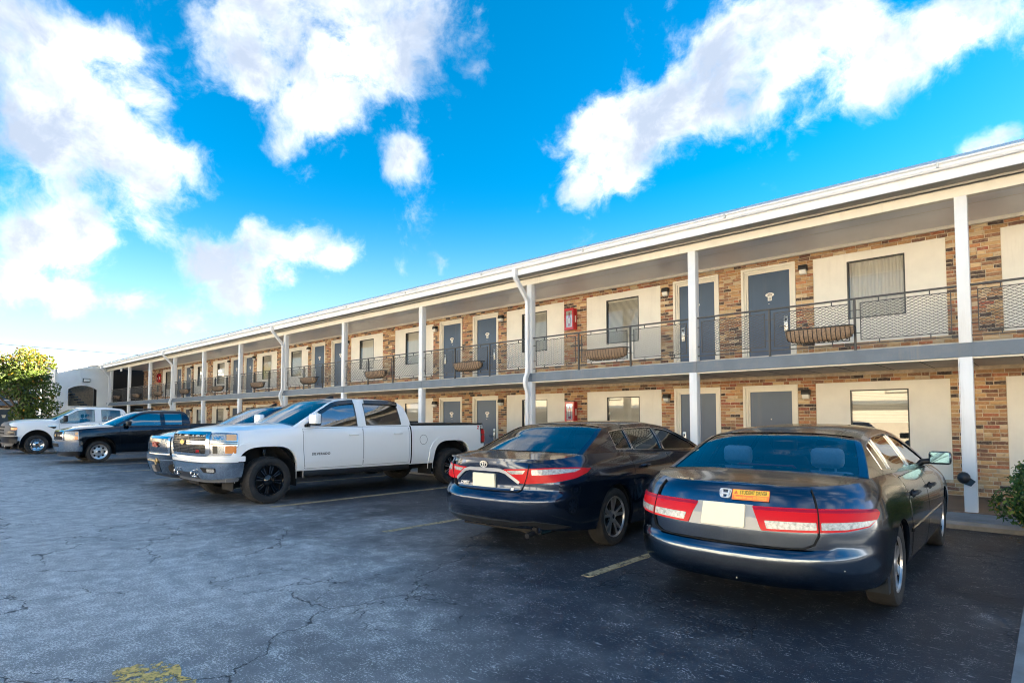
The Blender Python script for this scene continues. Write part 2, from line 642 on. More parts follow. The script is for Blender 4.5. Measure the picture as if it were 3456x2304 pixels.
def text_mesh(txt, size, depth=0.002, bold=0.0, shear=0.0, space=1.0):
    key = (txt, size, depth, bold, shear, space)
    if key in FONT_CACHE:
        return FONT_CACHE[key]
    cu = bpy.data.curves.new('lettering', 'FONT')
    cu.body = txt
    cu.size = size
    cu.extrude = depth
    cu.offset = bold
    cu.shear = shear
    cu.space_character = space
    cu.align_x = 'CENTER'
    cu.align_y = 'CENTER'
    cu.resolution_u = 3
    ob = bpy.data.objects.new('lettering', cu)
    COL.objects.link(ob)
    bpy.context.view_layer.update()
    me = bpy.data.meshes.new_from_object(ob)
    bpy.data.objects.remove(ob)
    FONT_CACHE[key] = me
    return me


def put_text(txt, size, loc, rot, m, parent, name='lettering', depth=0.002, bold=0.0, shear=0.0, space=1.0, sx=1.0):
    me = text_mesh(txt, size, depth, bold, shear, space).copy()
    me.materials.clear()
    me.materials.append(m)
    o = link(name, me, parent)
    o.location = loc
    o.rotation_euler = rot
    o.scale = (sx, 1, 1)
    return o


def make_window(x0, x1, z0, z1, blind):
    w = 0.022
    y = YW + 0.030
    mb = MB()
    mb.box(x0, x1, y - 0.01, y + 0.05, z0, z0 + w)
    mb.box(x0, x1, y - 0.01, y + 0.05, z1 - w, z1)
    mb.box(x0, x0 + w, y - 0.01, y + 0.05, z0 + w, z1 - w)
    mb.box(x1 - w, x1, y - 0.01, y + 0.05, z0 + w, z1 - w)
    wo = mb.obj('window', M['winframe'], motel, fix=False)
    MB().quad((x0 + w, y + 0.012, z0 + w), (x1 - w, y + 0.012, z0 + w), (x1 - w, y + 0.012, z1 - w), (x0 + w, y + 0.012, z1 - w)).obj('pane', M['pane'], wo, fix=False)
    bl = MB()
    if blind == 0:      # closed curtain: soft vertical folds
        n = 40
        pts = [(x0 + w + (x1 - x0 - 2 * w) * i / n, y + 0.10 + 0.012 * math.sin(i * 1.9)) for i in range(n + 1)]
        for i in range(n):
            bl.quad((pts[i][0], pts[i][1], z0), (pts[i + 1][0], pts[i + 1][1], z0), (pts[i + 1][0], pts[i + 1][1], z1), (pts[i][0], pts[i][1], z1))
        bl.obj('curtain', M['blind'], wo, smooth=60, fix=False)
    else:
        bottom = z0 + (0.02 if blind == 1 else (z1 - z0) * 0.45)
        z = z1 - 0.05
        bl.box(x0 + w, x1 - w, y + 0.06, y + 0.09, z1 - w - 0.035, z1 - w)
        while z > bottom:
            bl.quad((x0 + w, y + 0.06, z - 0.013), (x1 - w, y + 0.06, z - 0.013), (x1 - w, y + 0.078, z + 0.013), (x0 + w, y + 0.078, z + 0.013))
            z -= 0.028
        bl.obj('blind', M['blind'], wo, fix=False)
    return wo


def make_panel(c, s, f, k):
    a, b = sorted((c + s * 1.70, c + s * 3.86))
    x0, x1 = sorted((c + s * 2.30, c + s * 3.25))
    mb = MB()
    y0, y1 = YW + 0.022, YW + 0.10
    mb.box(a, x0, y0, y1, f['p0'], f['p1'])
    mb.box(x1, b, y0, y1, f['p0'], f['p1'])
    mb.box(x0, x1, y0, y1, f['p0'], f['w0'])
    mb.box(x0, x1, y0, y1, f['w1'], f['p1'])
    mb.obj('stucco_panel', M['stucco'], motel, fix=False)
    lo = f is FL[0]
    make_window(x0, x1, f['w0'], f['w1'], (1 if (k + (s > 0)) % 2 else 2) if lo else (k + (s > 0)) % 2)


def make_door(c, s, f, number):
    a, b = sorted((c + s * 0.25, c + s * 1.36))
    fw = 0.13
    la, lb = a + fw, b - fw
    base = f['base']
    thr = base + 0.10
    y = YW + 0.075
    door = MB().box(la, lb, y, y + 0.04, thr, f['d1'] - fw).obj('door', M['door'], motel, fix=False)
    fr = MB()
    y0, y1 = YW - 0.012, YW + 0.20
    for (q0, q1, zz0, zz1) in ((a, a + 0.055, base, f['d1']), (b - 0.055, b, base, f['d1'])):
        fr.box(q0, q1, y0, y1, zz0, zz1)
    fr.box(a + 0.055, b - 0.055, y0, y1, f['d1'] - 0.055, f['d1'])
    for (q0, q1) in ((a + 0.055, a + 0.095), (b - 0.095, b - 0.055)):
        fr.box(q0, q1, YW + 0.022, y1, base, f['d1'] - 0.055)
    fr.box(a + 0.095, b - 0.095, YW + 0.022, y1, f['d1'] - 0.095, f['d1'] - 0.055)
    for (q0, q1) in ((a + 0.095, la), (lb, b - 0.095)):
        fr.box(q0, q1, YW + 0.05, y1, base, f['d1'] - 0.095)
    fr.box(la, lb, YW + 0.05, y1, f['d1'] - fw, f['d1'] - 0.095)
    fr.obj('door_frame', M['cream'], door, fix=False)
    MB().box(la, lb, YW - 0.005, y + 0.04, base, thr - 0.004).obj('threshold', M['white'], door, fix=False)
    # card lock on the side away from the neighbour door
    lx = (lb - 0.085 if s > 0 else la + 0.085)
    zl = base + 0.86
    mbl = MB()
    mbl.cbox(lx - 0.042, lx + 0.042, y - 0.030, y + 0.002, zl - 0.18, zl + 0.16, 0.012)
    mbl.tube([(lx, y - 0.03, zl - 0.06), (lx, y - 0.065, zl - 0.06), (lx - s * 0.12, y - 0.065, zl - 0.06)], 0.011, 6)
    mbl.obj('lock', M['steel'], door, smooth=40)
    MB().box(lx - 0.022, lx + 0.022, y - 0.034, y - 0.0305, zl + 0.05, zl + 0.11).obj('card_reader', M['black'], door, fix=False)
    if number:
        cx, zc = (la + lb) / 2 + s * 0.02, base + 1.50
        pl = MB()
        n = 24
        pts = []
        for i in range(n):
            t = 2 * math.pi * i / n
            r = 1 + 0.09 * math.cos(4 * t)
            pts.append((cx + 0.082 * r * math.copysign(abs(math.cos(t)) ** 0.6, math.cos(t)), zc + 0.042 * r * math.copysign(abs(math.sin(t)) ** 0.6, math.sin(t))))
        pl.prism(pts, 1, y - 0.008, y + 0.001)
        pl.cbox(cx - 0.042, cx + 0.042, y - 0.007, y + 0.001, zc - 0.125, zc - 0.045, 0.003)
        pl.obj('number_plate', M['plate'], door)
        put_text(number, 0.064, (cx, y - 0.0095, zc), (R(90), 0, 0), M['ink'], door, 'room_number', 0.001, 0.0012)
        put_text('@', 0.052, (cx, y - 0.0085, zc - 0.082), (R(90), 0, 0), M['ink'], door, 'plate_symbol', 0.001)
    pe = MB()
    pe.lathe([(-0.006, 0.0001), (-0.006, 0.010), (0.001, 0.012)], 8, cx=(la + lb) / 2, cy=y, cz=base + 1.31)
    pe.obj('peephole', M['steel'], door, fix=False)
    return door


for k, c in enumerate(PAIRS):
    for fi, f in enumerate(FL):
        for s in (-1, 1):
            make_panel(c, s, f, k)
            if k == 0:
                num = None
            else:
                num = str((fi + 1) * 100 + 5 + 2 * (k - 1) + (1 if s < 0 else 0))
                if fi == 0 and k == 1:
                    num = None
            make_door(c, s, f, num)

# floors, soffits, roof, trim
slab = MB()
slab.box(X_END, 7.6, YC + 0.16, YW + 0.012, 2.36, 2.555)
slab.obj('upper_walkway', mat('pale_deck_concrete', (0.45, 0.44, 0.42), 0.8, var=0.1), motel, fix=False)
xs = [7.6] + COLX[1:] + [X_END]
for i in range(len(COLX)):
    a = COLX[i] - 0.002
    b = (COLX[i + 1] if i + 1 < len(COLX) else X_END + 0.0) + 0.002
    MB().box(b, a, YC + 0.004, YC + 0.158, 2.32, 2.52).obj('slab_edge_board', M['slab'], motel, fix=False)
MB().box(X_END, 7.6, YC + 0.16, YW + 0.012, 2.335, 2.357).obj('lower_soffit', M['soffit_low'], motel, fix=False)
seam = MB()
x = 7.0
while x > -30:
    seam.box(x - 0.004, x + 0.004, YC + 0.17, YW, 2.331, 2.3345)
    x -= 0.61
seam.obj('lower_soffit_joint', M['dark'], motel, fix=False)
MB().box(X_END, 7.6, YC + 0.03, YC + 0.10, 2.295, 2.316).obj('conduit', M['cream'], motel, fix=False)
MB().box(X_END, 7.6, YC + 0.135, YW + 0.012, 4.825, 4.86).obj('upper_soffit', M['soffit'], motel, fix=False)
MB().box(X_END, 7.6, YC + 0.20, YC + 0.24, 4.805, 4.8245).box(X_END, 7.6, YW - 0.075, YW + 0.010, 4.765, 4.8245).box(X_END, 7.6, 11.60, 11.615, 4.8215, 4.8248).obj('soffit_trim', M['cream'], motel, fix=False)
MB().box(X_END, 7.6, YC + 0.005, YC + 0.13, 4.65, 4.792).obj('roof_beam', M['cream'], motel, fix=False)
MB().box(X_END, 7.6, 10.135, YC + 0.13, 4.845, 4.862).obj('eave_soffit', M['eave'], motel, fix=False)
MB().box(X_END, 7.6, YC - 0.03, YC - 0.005, 4.815, 4.844).obj('eave_moulding', M['cream'], motel, fix=False)
MB().box(X_END, 7.6, 10.10, 10.134, 4.788, 5.03).obj('fascia_board', M['white'], motel, fix=False)
MB().prism([(10.098, 4.925), (10.03, 4.925), (10.012, 4.955), (10.012, 4.985), (9.985, 5.005), (9.985, 5.022), (10.0, 5.022), (10.022, 4.99), (10.03, 4.94), (10.098, 4.94)], 0, X_END, 7.6).obj('gutter', M['white'], motel)
MB().prism([(10.03, 5.04), (10.0, 5.028), (10.0, 5.034), (10.26, 5.165), (20.2, 5.19), (20.2, 5.0), (10.135, 5.0), (10.135, 5.04)], 0, X_END, 7.6, 0).obj('roof', M['roofedge'], motel)

for i in range(18):
    x = 5.0 - 3.05 * i
    MB().box(x - 0.015, x + 0.015, 9.981, 10.02, 4.95, 5.026).obj('gutter_joint', M['roofedge'], motel, fix=False)
# columns and downspouts
for i, x in enumerate(COLX):
    up = MB().cbox(x - 0.075, x + 0.075, YC, YC + 0.15, 2.522, 4.652, 0.006)
    up.obj('upper_column', M['white'], motel, smooth=40)
    lo = MB().cbox(x - 0.075, x + 0.075, YC, YC + 0.15, 0.11, 2.318, 0.006)
    lo.obj('lower_column', M['white'], motel, smooth=40)
    MB().box(x - 0.078, x + 0.078, YC - 0.004, YC + 0.004, 2.322, 2.518).obj('column_band', M['slab'], motel, fix=False)
    if i in (3, 6, 9, 12):
        d = MB()
        def rect_pipe(pts, hx, hy):
            ring = []
            P_ = [Vector(p) for p in pts]
            for q in range(len(P_)):
                t = (P_[min(q + 1, len(P_) - 1)] - P_[max(q - 1, 0)]).normalized()
                n = Vector((1, 0, 0)).cross(t).normalized()
                ring.append([P_[q] + Vector((sx * hx, 0, 0)) + n * (sy * hy) for sx, sy in ((-1, -1), (-.6, -1.15), (.6, -1.15), (1, -1), (1, 1), (-1, 1))])
            N = 6
            d.add([v for r_ in ring for v in r_], [(a * N + j, a * N + (j + 1) % N, (a + 1) * N + (j + 1) % N, (a + 1) * N + j) for a in range(len(ring) - 1) for j in range(N)])
        yo = YC - 0.055
        rect_pipe([(x, 10.045, 4.93), (x, 10.045, 4.80), (x, 10.06, 4.74), (x, 10.12, 4.68), (x, yo - 0.06, 4.32), (x, yo - 0.01, 4.26), (x, yo, 4.19),
                   (x, yo, 2.62), (x, yo - 0.01, 2.52), (x, yo - 0.07, 2.40), (x, yo - 0.085, 2.32), (x, yo - 0.075, 2.22), (x, yo - 0.02, 2.12), (x, yo, 2.05), (x, yo, 0.16)], 0.042, 0.042)
        d.obj('downspout', M['white'], motel, smooth=50)

# balcony railings, one thing per bay
def strand(mb, p, q, t, y):
    dx, dz = q[0] - p[0], q[1] - p[1]
    L = math.hypot(dx, dz)
    if L < 0.004:
        return
    nx, nz = -dz / L * t, dx / L * t
    mb.add([(p[0] + nx, y, p[1] + nz), (p[0] - nx, y, p[1] - nz), (q[0] - nx, y, q[1] - nz), (q[0] + nx, y, q[1] + nz),
            (p[0] + nx, y + 0.006, p[1] + nz), (p[0] - nx, y + 0.006, p[1] - nz), (q[0] - nx, y + 0.006, q[1] - nz), (q[0] + nx, y + 0.006, q[1] + nz)],
           [(0, 1, 2, 3), (7, 6, 5, 4), (0, 3, 7, 4), (1, 5, 6, 2)])


def mesh_panel(x0, x1, z0, z1, y, parent):
    mb = MB()
    b = 0.012
    mb.box(x0, x1, y - 0.008, y + 0.008, z0, z0 + b).box(x0, x1, y - 0.008, y + 0.008, z1 - b, z1)
    mb.box(x0, x0 + b, y - 0.008, y + 0.008, z0 + b, z1 - b).box(x1 - b, x1, y - 0.008, y + 0.008, z0 + b, z1 - b)
    fx0, fx1, fz0, fz1 = x0 + b, x1 - b, z0 + b, z1 - b
    W_, H_ = fx1 - fx0, fz1 - fz0
    dw, dh = 0.098, 0.046
    for sg in (1, -1):
        n = int(W_ / dw + H_ / dh) + 2
        for i in range(-n, n + 1):
            # u/dw + sg*v/dh = i
            pts = []
            for v in (0.0, H_):
                u = (i - sg * v / dh) * dw
                if 0 <= u <= W_:
                    pts.append((u, v))
            for u in (0.0, W_):
                v = sg * (i - u / dw) * dh
                if 0 <= v <= H_:
                    pts.append((u, v))
            if len(pts) >= 2:
                pts.sort()
                p, q = pts[0], pts[-1]
                strand(mb, (fx0 + p[0], fz0 + p[1]), (fx0 + q[0], fz0 + q[1]), 0.0030, y - 0.003)
    for zz, zo in ((z1, 3.345), (z0 - 0.048, z0)):
        for fx in (0.22, 0.78):
            xx = x0 + (x1 - x0) * fx
            mb.box(xx - 0.007, xx + 0.007, y - 0.007, y + 0.007, zz, zo)
    return mb.obj('mesh_panel', M['rail'], parent, fix=False)


def railing(xa, xb, label):
    """xa < xb are the inner faces of the two columns"""
    y = YC + 0.075
    t = empty('balcony_railing', ((xa + xb) / 2, y, 2.52))
    tag(t, label, 'railing', 'balcony railings between the columns')
    inv = Matrix.Translation(-Vector(t.location))
    kids = []
    kids.append(MB().box(xa, xb, y - 0.022, y + 0.022, 3.347, 3.372).obj('top_rail', M['rail'], None, fix=False))
    kids.append(MB().box(xa, xb, y - 0.010, y + 0.010, 2.622, 2.638).obj('bottom_rail', M['rail'], None, fix=False))
    w = (xb - xa) / 3
    for j in (1, 2):
        xx = xa + w * j
        kids.append(MB().box(xx - 0.016, xx + 0.016, y - 0.016, y + 0.016, 2.515, 3.346).obj('post', M['rail'], None, fix=False))
    for j in range(3):
        p0, p1 = xa + w * j + 0.075, xa + w * (j + 1) - 0.075
        kids.append(mesh_panel(p0, p1, 2.688, 3.292, y, None))
        br = MB()
        for zz in (2.80, 3.17):
            br.box(xa + w * j + (0.017 if j else 0), p0 + 0.001, y - 0.006, y + 0.006, zz, zz + 0.012)
            br.box(p1 - 0.001, xa + w * (j + 1) - (0.017 if j < 2 else 0), y - 0.006, y + 0.006, zz, zz + 0.012)
        kids.append(br.obj('bracket', M['rail'], None, fix=False))
    for kd in kids:
        kd.data.transform(inv)
        kd.parent = t
    return t


for i in range(len(COLX) - 1):
    lab = ('black mesh balcony railing section above the green shrub' if i == 0 else
           'black mesh balcony railing, %s bay beyond the column with the hanging cap' % ORD[i])
    railing(COLX[i + 1] + 0.075, COLX[i] - 0.075, lab)


# hanging baskets
def make_basket():
    t = empty('basket_planter')
    L, D, Hh = 1.02, 0.24, 0.21
    ln = MB()
    nu, nv = 26, 10
    rg = random.Random(4)
    def P(u, v, g=0.0):
        e = max(0.0, 1 - abs(2 * u - 1) ** 5) ** 0.5
        a = math.pi * v
        return ((u - 0.5) * L, -D / 2 + D / 2 * math.cos(a) * (0.35 + 0.65 * e) + 0.0, -Hh * math.sin(a) * (0.45 + 0.55 * e) + g)
    vs = []
    for i in range(nu + 1):
        for j in range(nv + 1):
            p = P(i / nu, j / nv)
            b = 0.006 * math.sin(i / nu * math.pi * 14) ** 2
            vs.append((p[0], p[1] + rg.uniform(-1, 1) * 0.004, p[2] - b + rg.uniform(-1, 1) * 0.005))
    ln.add(vs, [(i * (nv + 1) + j, (i + 1) * (nv + 1) + j, (i + 1) * (nv + 1) + j + 1, i * (nv + 1) + j + 1) for i in range(nu) for j in range(nv)])
    top = [((i / nu - 0.5) * L * 0.97, -0.02 - 0.20 * (k), -0.045 + rg.uniform(-.01, .01)) for i in range(nu + 1) for k in (0, 1)]
    ln.add(top, [(2 * i, 2 * i + 2, 2 * i + 3, 2 * i + 1) for i in range(nu)])
    ln.obj('coco_liner', M['coco'], t, smooth=60)
    wr = MB()
    for k in range(15):
        u = (k + 0.5) / 15
        wr.tube([Vector(P(u, v / 8)) * 1.0 + Vector((0, 0, -0.012)) + Vector((0, -0.008 * (v > 4), 0)) for v in range(9)], 0.0055, 4, cap=False)
    wr.tube([(-L / 2, 0.0, 0.01), (L / 2, 0.0, 0.01), (L / 2 + .01, -D / 2, 0.01), (L / 2 - 0.03, -D, 0.01), (-L / 2 + 0.03, -D, 0.01), (-L / 2 - .01, -D / 2, 0.01), (-L / 2, 0, 0.01)], 0.008, 5)
    wr.tube([(-L / 2, -D, 0.0), (L / 2, -D, 0.0)], 0.005, 4)
    wr.obj('wire_frame', M['black'], t, fix=False)
    return t


bproto = make_basket()
bk = 0
for i in range(1, len(COLX) - 1):
    xm = (COLX[i] + COLX[i + 1]) / 2 + RNG.uniform(-0.08, 0.08) + (0.12 if i in (1, 2) else 0)
    o = bproto if bk == 0 else copy_tree(bproto)
    bk += 1
    o.location = (xm, YC + 0.045, 2.905)
    tag(o, 'brown coco-lined trough basket on the railing, %s beyond the capped column' % ORD[i], 'planter', 'basket planters hung on the balcony railing')


# wall lamps
def make_lamp():
    t = empty('wall_lamp')
    s = MB()
    s.prism([(0.0, 0.085), (-0.11, 0.085), (-0.135, 0.02), (-0.135, -0.015), (0.0, -0.015)], 0, -0.075, 0.075)
    s.box(-0.062, 0.062, -0.02, 0.0, -0.10, -0.01)
    s.obj('housing', M['black'], t)
    l = MB()
    l.prism([(-0.021, -0.017), (-0.122, -0.017), (-0.105, -0.085), (-0.07, -0.105), (-0.021, -0.105)], 0, -0.058, 0.058)
    l.obj('lens', M['lens'], t)
    return t


lproto = make_lamp()
lk = 0
for k, c in enumerate(PAIRS):
    for fi, z in ((1, 4.46), (0, 1.94)):
        for s in (-1, 1):
            if k == 0 and s > 0:
                continue
            o = lproto if lk == 0 else copy_tree(lproto)
            lk += 1
            o.location = (c + s * 1.53, YW + 0.006, z)
            n = 2 * k + (1 if s < 0 else 0)
            tag(o, 'black wall lamp with frosted lens on the %s floor, %s along from the capped column' % (('lower', 'upper')[fi], ORD[max(1, n)]), 'wall lamp', 'wall lamps beside the room doors')


# extinguisher cabinets
def make_cabinet(x, z0, z1, label):
    t = empty('extinguisher_cabinet', (x, YW, z0))
    h = z1 - z0
    w, d = 0.15, 0.17
    b = MB()
    b.cbox(-w, w, -d + 0.02, 0.0, 0, h, 0.02)
    b.obj('cabinet_body', M['red'], t, smooth=40)
    f = MB()
    ox, oz = 0.045, 0.07
    for (a0, a1, c0, c1) in ((-w, w, 0, oz), (-w, w, h - oz, h), (-w, -w + ox, oz, h - oz), (w - ox, w, oz, h - oz)):
        f.box(a0, a1, -d - 0.012, -d + 0.018, c0, c1)
    f.obj('cabinet_door', M['red'], t, fix=False)
    MB().box(-w + ox, w - ox, -d - 0.004, -d + 0.0, oz, h - oz).obj('pane', M['clear'], t, fix=False)
    MB().box(-w + ox, w - ox, -d + 0.012, -d + 0.017, oz, h - oz).obj('backing', M['plate'], t, fix=False)
    e = MB()
    e.lathe([(0, 0.001)], 8)
    e = MB()
    r = 0.048
    prof = [(0.10, r * 0.95), (0.12, r), (h * 0.62, r), (h * 0.70, r * 0.6), (h * 0.73, r * 0.35), (h * 0.80, r * 0.4), (h * 0.82, 0.001)]
    n = 12
    vs = [(rr * math.cos(2 * math.pi * q / n) * 1.0, -d + 0.008 - 0.004 * math.sin(2 * math.pi * q / n) * rr / r, zz) for zz, rr in prof for q in range(n)]
    e.add(vs, [(i * n + q, i * n + (q + 1) % n, (i + 1) * n + (q + 1) % n, (i + 1) * n + q) for i in range(len(prof) - 1) for q in range(n)])
    e.obj('extinguisher', M['red'], t, smooth=60)
    MB().box(-0.03, 0.03, -d + 0.000, -d + 0.0035, h * 0.30, h * 0.55).obj('gauge_label', M['lens'], t, fix=False)
    MB().box(w + 0.001, w + 0.004, -0.11, -0.06, h * 0.35, h * 0.65).obj('side_label', M['plate'], t, fix=False)
    tag(t, label, 'fire cabinet', 'red extinguisher cabinets on the brick piers')


make_cabinet(-9.50, 3.82, 4.40, 'red fire extinguisher cabinet on the upper brick pier nearest the room doors 205 to 208')
make_cabinet(-9.50, 1.34, 1.90, 'red fire extinguisher cabinet on the lower brick pier behind the dark sedan roof')
make_cabinet(-43.35, 3.84, 4.42, 'small red extinguisher cabinet on the upper wall close to the arched stair tower')

# cap hanging on the near column with its cord
cap_t = empty('baseball_cap', (COLX[1] - 0.07, YC - 0.02, 0.60))
cp = MB()
n, m_ = 14, 6
vs = []
for i in range(m_ + 1):
    a = math.pi / 2 * i / m_
    for k in range(n):
        t = 2 * math.pi * k / n
        vs.append((0.075 * math.cos(t) * math.cos(a) * 1.05, -0.075 * math.sin(a) * 0.9, 0.085 * math.sin(t) * math.cos(a)))
cp.add(vs, [(i * n + k, i * n + (k + 1) % n, (i + 1) * n + (k + 1) % n, (i + 1) * n + k) for i in range(m_) for k in range(n)])
cp.obj('crown', M['black'], cap_t, smooth=60)
br = MB()
br.add([(0.0, -0.01, -0.085), (0.078, -0.01, 0.0), (0.140, -0.05, -0.040), (0.085, -0.05, -0.112), (0.0, -0.02, -0.085), (0.078, -0.02, 0.0), (0.140, -0.06, -0.040), (0.085, -0.06, -0.112)],
       [(0, 1, 2, 3), (7, 6, 5, 4), (0, 4, 5, 1), (1, 5, 6, 2), (2, 6, 7, 3), (3, 7, 4, 0)])
br.obj('brim', M['black'], cap_t)
tag(cap_t, 'black baseball cap hung on the white column beside the shrub', 'cap')
cab = MB().tube([(COLX[1] - 0.085, YC + 0.01, 2.31), (COLX[1] - 0.082, YC - 0.004, 1.5), (COLX[1] - 0.080, YC - 0.006, 0.66)], 0.006, 5)
tag(cab.obj('cord', M['white'], None, fix=False), 'thin white cord running down the column to the black cap', 'cord')

# ------------------------------------------------------------------ arched stair tower at the far end
tower = empty('stair_tower', (-47.0, 9.3, 0))
tower.location = (0, 0, 0)
tag(tower, 'white rendered stair tower with an arched opening at the far end', 'building')
XT = -47.0
M['render'] = mat('white_render', (0.86, 0.86, 0.84), 0.8, var=0.04, vscale=1.5, bump=0.15, bscale=60, dirt=0.10, dscale=1.2, dcol=(0.5, 0.48, 0.44))
ya, yb_, zb, zs, zt = 8.47, 10.06, 2.29, 3.38, 3.64
outer = [(7.89, 0.0), (10.75, 0.0), (10.75, 5.0), (7.89, 5.0)]
arch = [(ya, zb), (yb_, zb), (yb_, zs)]
hw, rise = (yb_ - ya) / 2, zt - zs
rr = (hw * hw + rise * rise) / (2 * rise)
for i in range(1, 12):
    yy = yb_ - (yb_ - ya) * i / 12
    arch.append((yy, zt - rr + math.sqrt(rr * rr - (yy - (ya + yb_) / 2) ** 2)))
arch.append((ya, zs))
pts = outer + arch
no = len(outer)
edges = [(i, (i + 1) % no) for i in range(no)] + [(no + i, no + (i + 1) % len(arch)) for i in range(len(arch))]
res = delaunay_2d_cdt([Vector(p) for p in pts], edges, [], 0, 1e-5)


def inside(p, poly):
    c = False
    n = len(poly)
    for i in range(n):
        a, b = poly[i], poly[(i + 1) % n]
        if (a[1] > p[1]) != (b[1] > p[1]) and p[0] < (b[0] - a[0]) * (p[1] - a[1]) / (b[1] - a[1]) + a[0]:
            c = not c
    return c


tv = res[0]
tf = []
for f in res[2]:
    cen = sum((tv[i] for i in f), Vector((0, 0))) / len(f)
    if inside(cen, outer) and not inside(cen, arch):
        tf.append(f)
wl = MB()
wl.add([(XT, p[0], p[1]) for p in tv], tf)
wl.add([(XT - 0.25, p[0], p[1]) for p in tv], [f[::-1] for f in tf])
na = len(arch)
wl.add([(XT, p[0], p[1]) for p in arch] + [(XT - 0.25, p[0], p[1]) for p in arch], [(i, (i + 1) % na, (i + 1) % na + na, i + na) for i in range(na)])
wl.obj('arched_wall', M['render'], tower)
MB().box(XT - 4.5, XT - 0.26, 7.80, 7.95, 0, 5.0).box(XT - 4.5, XT - 4.3, 7.95, 10.75, 0, 5.0).obj('side_wall', M['render'], tower, fix=False)
MB().box(XT - 4.3, XT - 0.26, 7.95, 10.75, 2.05, 2.2).obj('landing', M['concrete'], tower, fix=False)
MB().box(XT - 4.25, XT - 4.2, 9.1, 10.7, 2.2, 4.9).obj('inner_brick', M['mortar'], tower, fix=False)
st = MB()
for i in range(10):
    st.box(XT - 2.6 + i * 0.02, XT - 1.2, 8.05 + i * 0.17, 8.05 + (i + 1) * 0.17, 3.9 - i * 0.17, 3.98 - i * 0.17)
st.obj('stair_flight', M['slab'], tower, fix=False)
MB().box(XT - 4.6, XT + 0.12, 7.70, 10.09, 4.76, 4.98).box(XT - 4.7, XT + 0.22, 7.62, 10.0, 4.98, 5.19).obj('cornice', M['render'], tower, fix=False)
MB().box(XT - 4.6, XT - 0.26, 10.8, 12.9, 0.0, 5.0).obj('passage_shade', M['dark'], tower, fix=False)  # solid near-black block, its colour stands in for shade in the open passage
MB().box(XT + 0.04, XT + 0.10, 7.9, 10.7, 4.70, 4.755).obj('cornice_moulding', M['render'], tower, fix=False)


def make_flood(loc, rz, tilt, label, two=False):
    t = empty('flood_light', loc, rz)
    b = MB()
    b.cbox(-0.20, 0.20, -0.13, 0.0, -0.12, 0.12, 0.02)
    b.obj('housing', M['winframe'], t, smooth=40)
    MB().box(-0.165, 0.165, -0.138, -0.131, -0.09, 0.08).obj('lens', M['lens'], t, fix=False)
    MB().tube([(-0.15, -0.01, 0.1), (-0.30, -0.01, 0.25), (-0.30, -0.01, 0.95), (-0.18, -0.01, 1.1)], 0.02, 6).obj('conduit', M['render'], t, fix=False)
    tag(t, label, 'flood light')


make_flood((XT + 0.01, 9.42, 4.0), R(90), 0, 'grey flood light on the white wall above the arched opening')
fl = empty('flood_light', (-43.2, YC - 0.02, 4.58), 0)
MB().cbox(-0.11, 0.11, -0.09, -0.03, -0.14, 0.10, 0.015).obj('lens', M['lens'], fl, smooth=40)
MB().box(-0.03, 0.22, -0.03, 0.02, -0.02, 0.03).obj('bracket', M['black'], fl, fix=False)
tag(fl, 'small white flood light clamped under the roof beam near the arched tower', 'flood light')

# ------------------------------------------------------------------ wing at the left
wing = empty('motel_wing', (0, 0, 0))
tag(wing, 'two-storey brick motel wing half hidden behind the tree', 'building')
XG = -51.6
MB().box(XG - 6, XG, -14, 7.7, 0, 5.0).obj('brick_wall', M['mortar'], wing, fix=False)
bw = MB()
bc = []
rb2 = random.Random(9)
for (y, z, L) in lay_bricks(2.0, 7.7, 0.1, 4.8, [], rb2, 0.10):
    ci = rb2.randrange(32)
    bw.box(XG - 0.02, XG + 0.012, y, y + L, z, z + 0.085, skip=('-x',))
    k = rb2.uniform(0.7, 1.0)
    bc += [tuple(q * k for q in PALETTE[ci % len(PALETTE)])] * 8
me = bw.mesh('brick', M['brick'])
colour_attr(me, bc)
tag(link('brick', me, wing.children[0]), kind='stuff')
XS = XG + 2.1
MB().box(XG, XS, -14, 7.7, 2.34, 2.52).box(XS, XS + 0.05, -14, 7.7, 2.30, 2.53).obj('slab_edge_board', M['slab'], wing, fix=False)
MB().box(XG - 6.2, XS + 0.5, -14, 7.7, 4.80, 5.05).obj('roof', M['cream'], wing, fix=False)
for yy in (-4.5, -0.4, 3.7, 7.3):
    MB().box(XS - 0.1, XS + 0.05, yy - 0.075, yy + 0.075, 0.0, 2.30).box(XS - 0.1, XS + 0.05, yy - 0.075, yy + 0.075, 2.53, 4.80).obj('column', M['white'], wing, fix=False)
for zz in (0.1, 2.55):
    for yy in (0.4, 4.2, 5.85, 7.0):
        dd = MB().box(XG + 0.014, XG + 0.05, yy - 0.48, yy + 0.48, zz, zz + 1.98).obj('door', M['door'], wing, fix=False)
        MB().box(XG + 0.013, XG + 0.08, yy - 0.60, yy - 0.48, zz, zz + 2.08).box(XG + 0.013, XG + 0.08, yy + 0.48, yy + 0.60, zz, zz + 2.08).box(XG + 0.013, XG + 0.08, yy - 0.48, yy + 0.48, zz + 1.98, zz + 2.08).obj('door_frame', M['cream'], dd, fix=False)
        MB().prism([(yy - 0.12, zz + 1.62), (yy + 0.12, zz + 1.62), (yy + 0.07, zz + 1.42), (yy - 0.07, zz + 1.42)], 0, XG + 0.051, XG + 0.06).obj('number_plate', M['plate'], dd)
MB().box(XS - 0.02, XS + 0.02, -14, 7.3, 2.62, 2.66).box(XS - 0.02, XS + 0.02, -14, 7.3, 3.30, 3.36).obj('balcony_rail', M['white'], wing, fix=False)

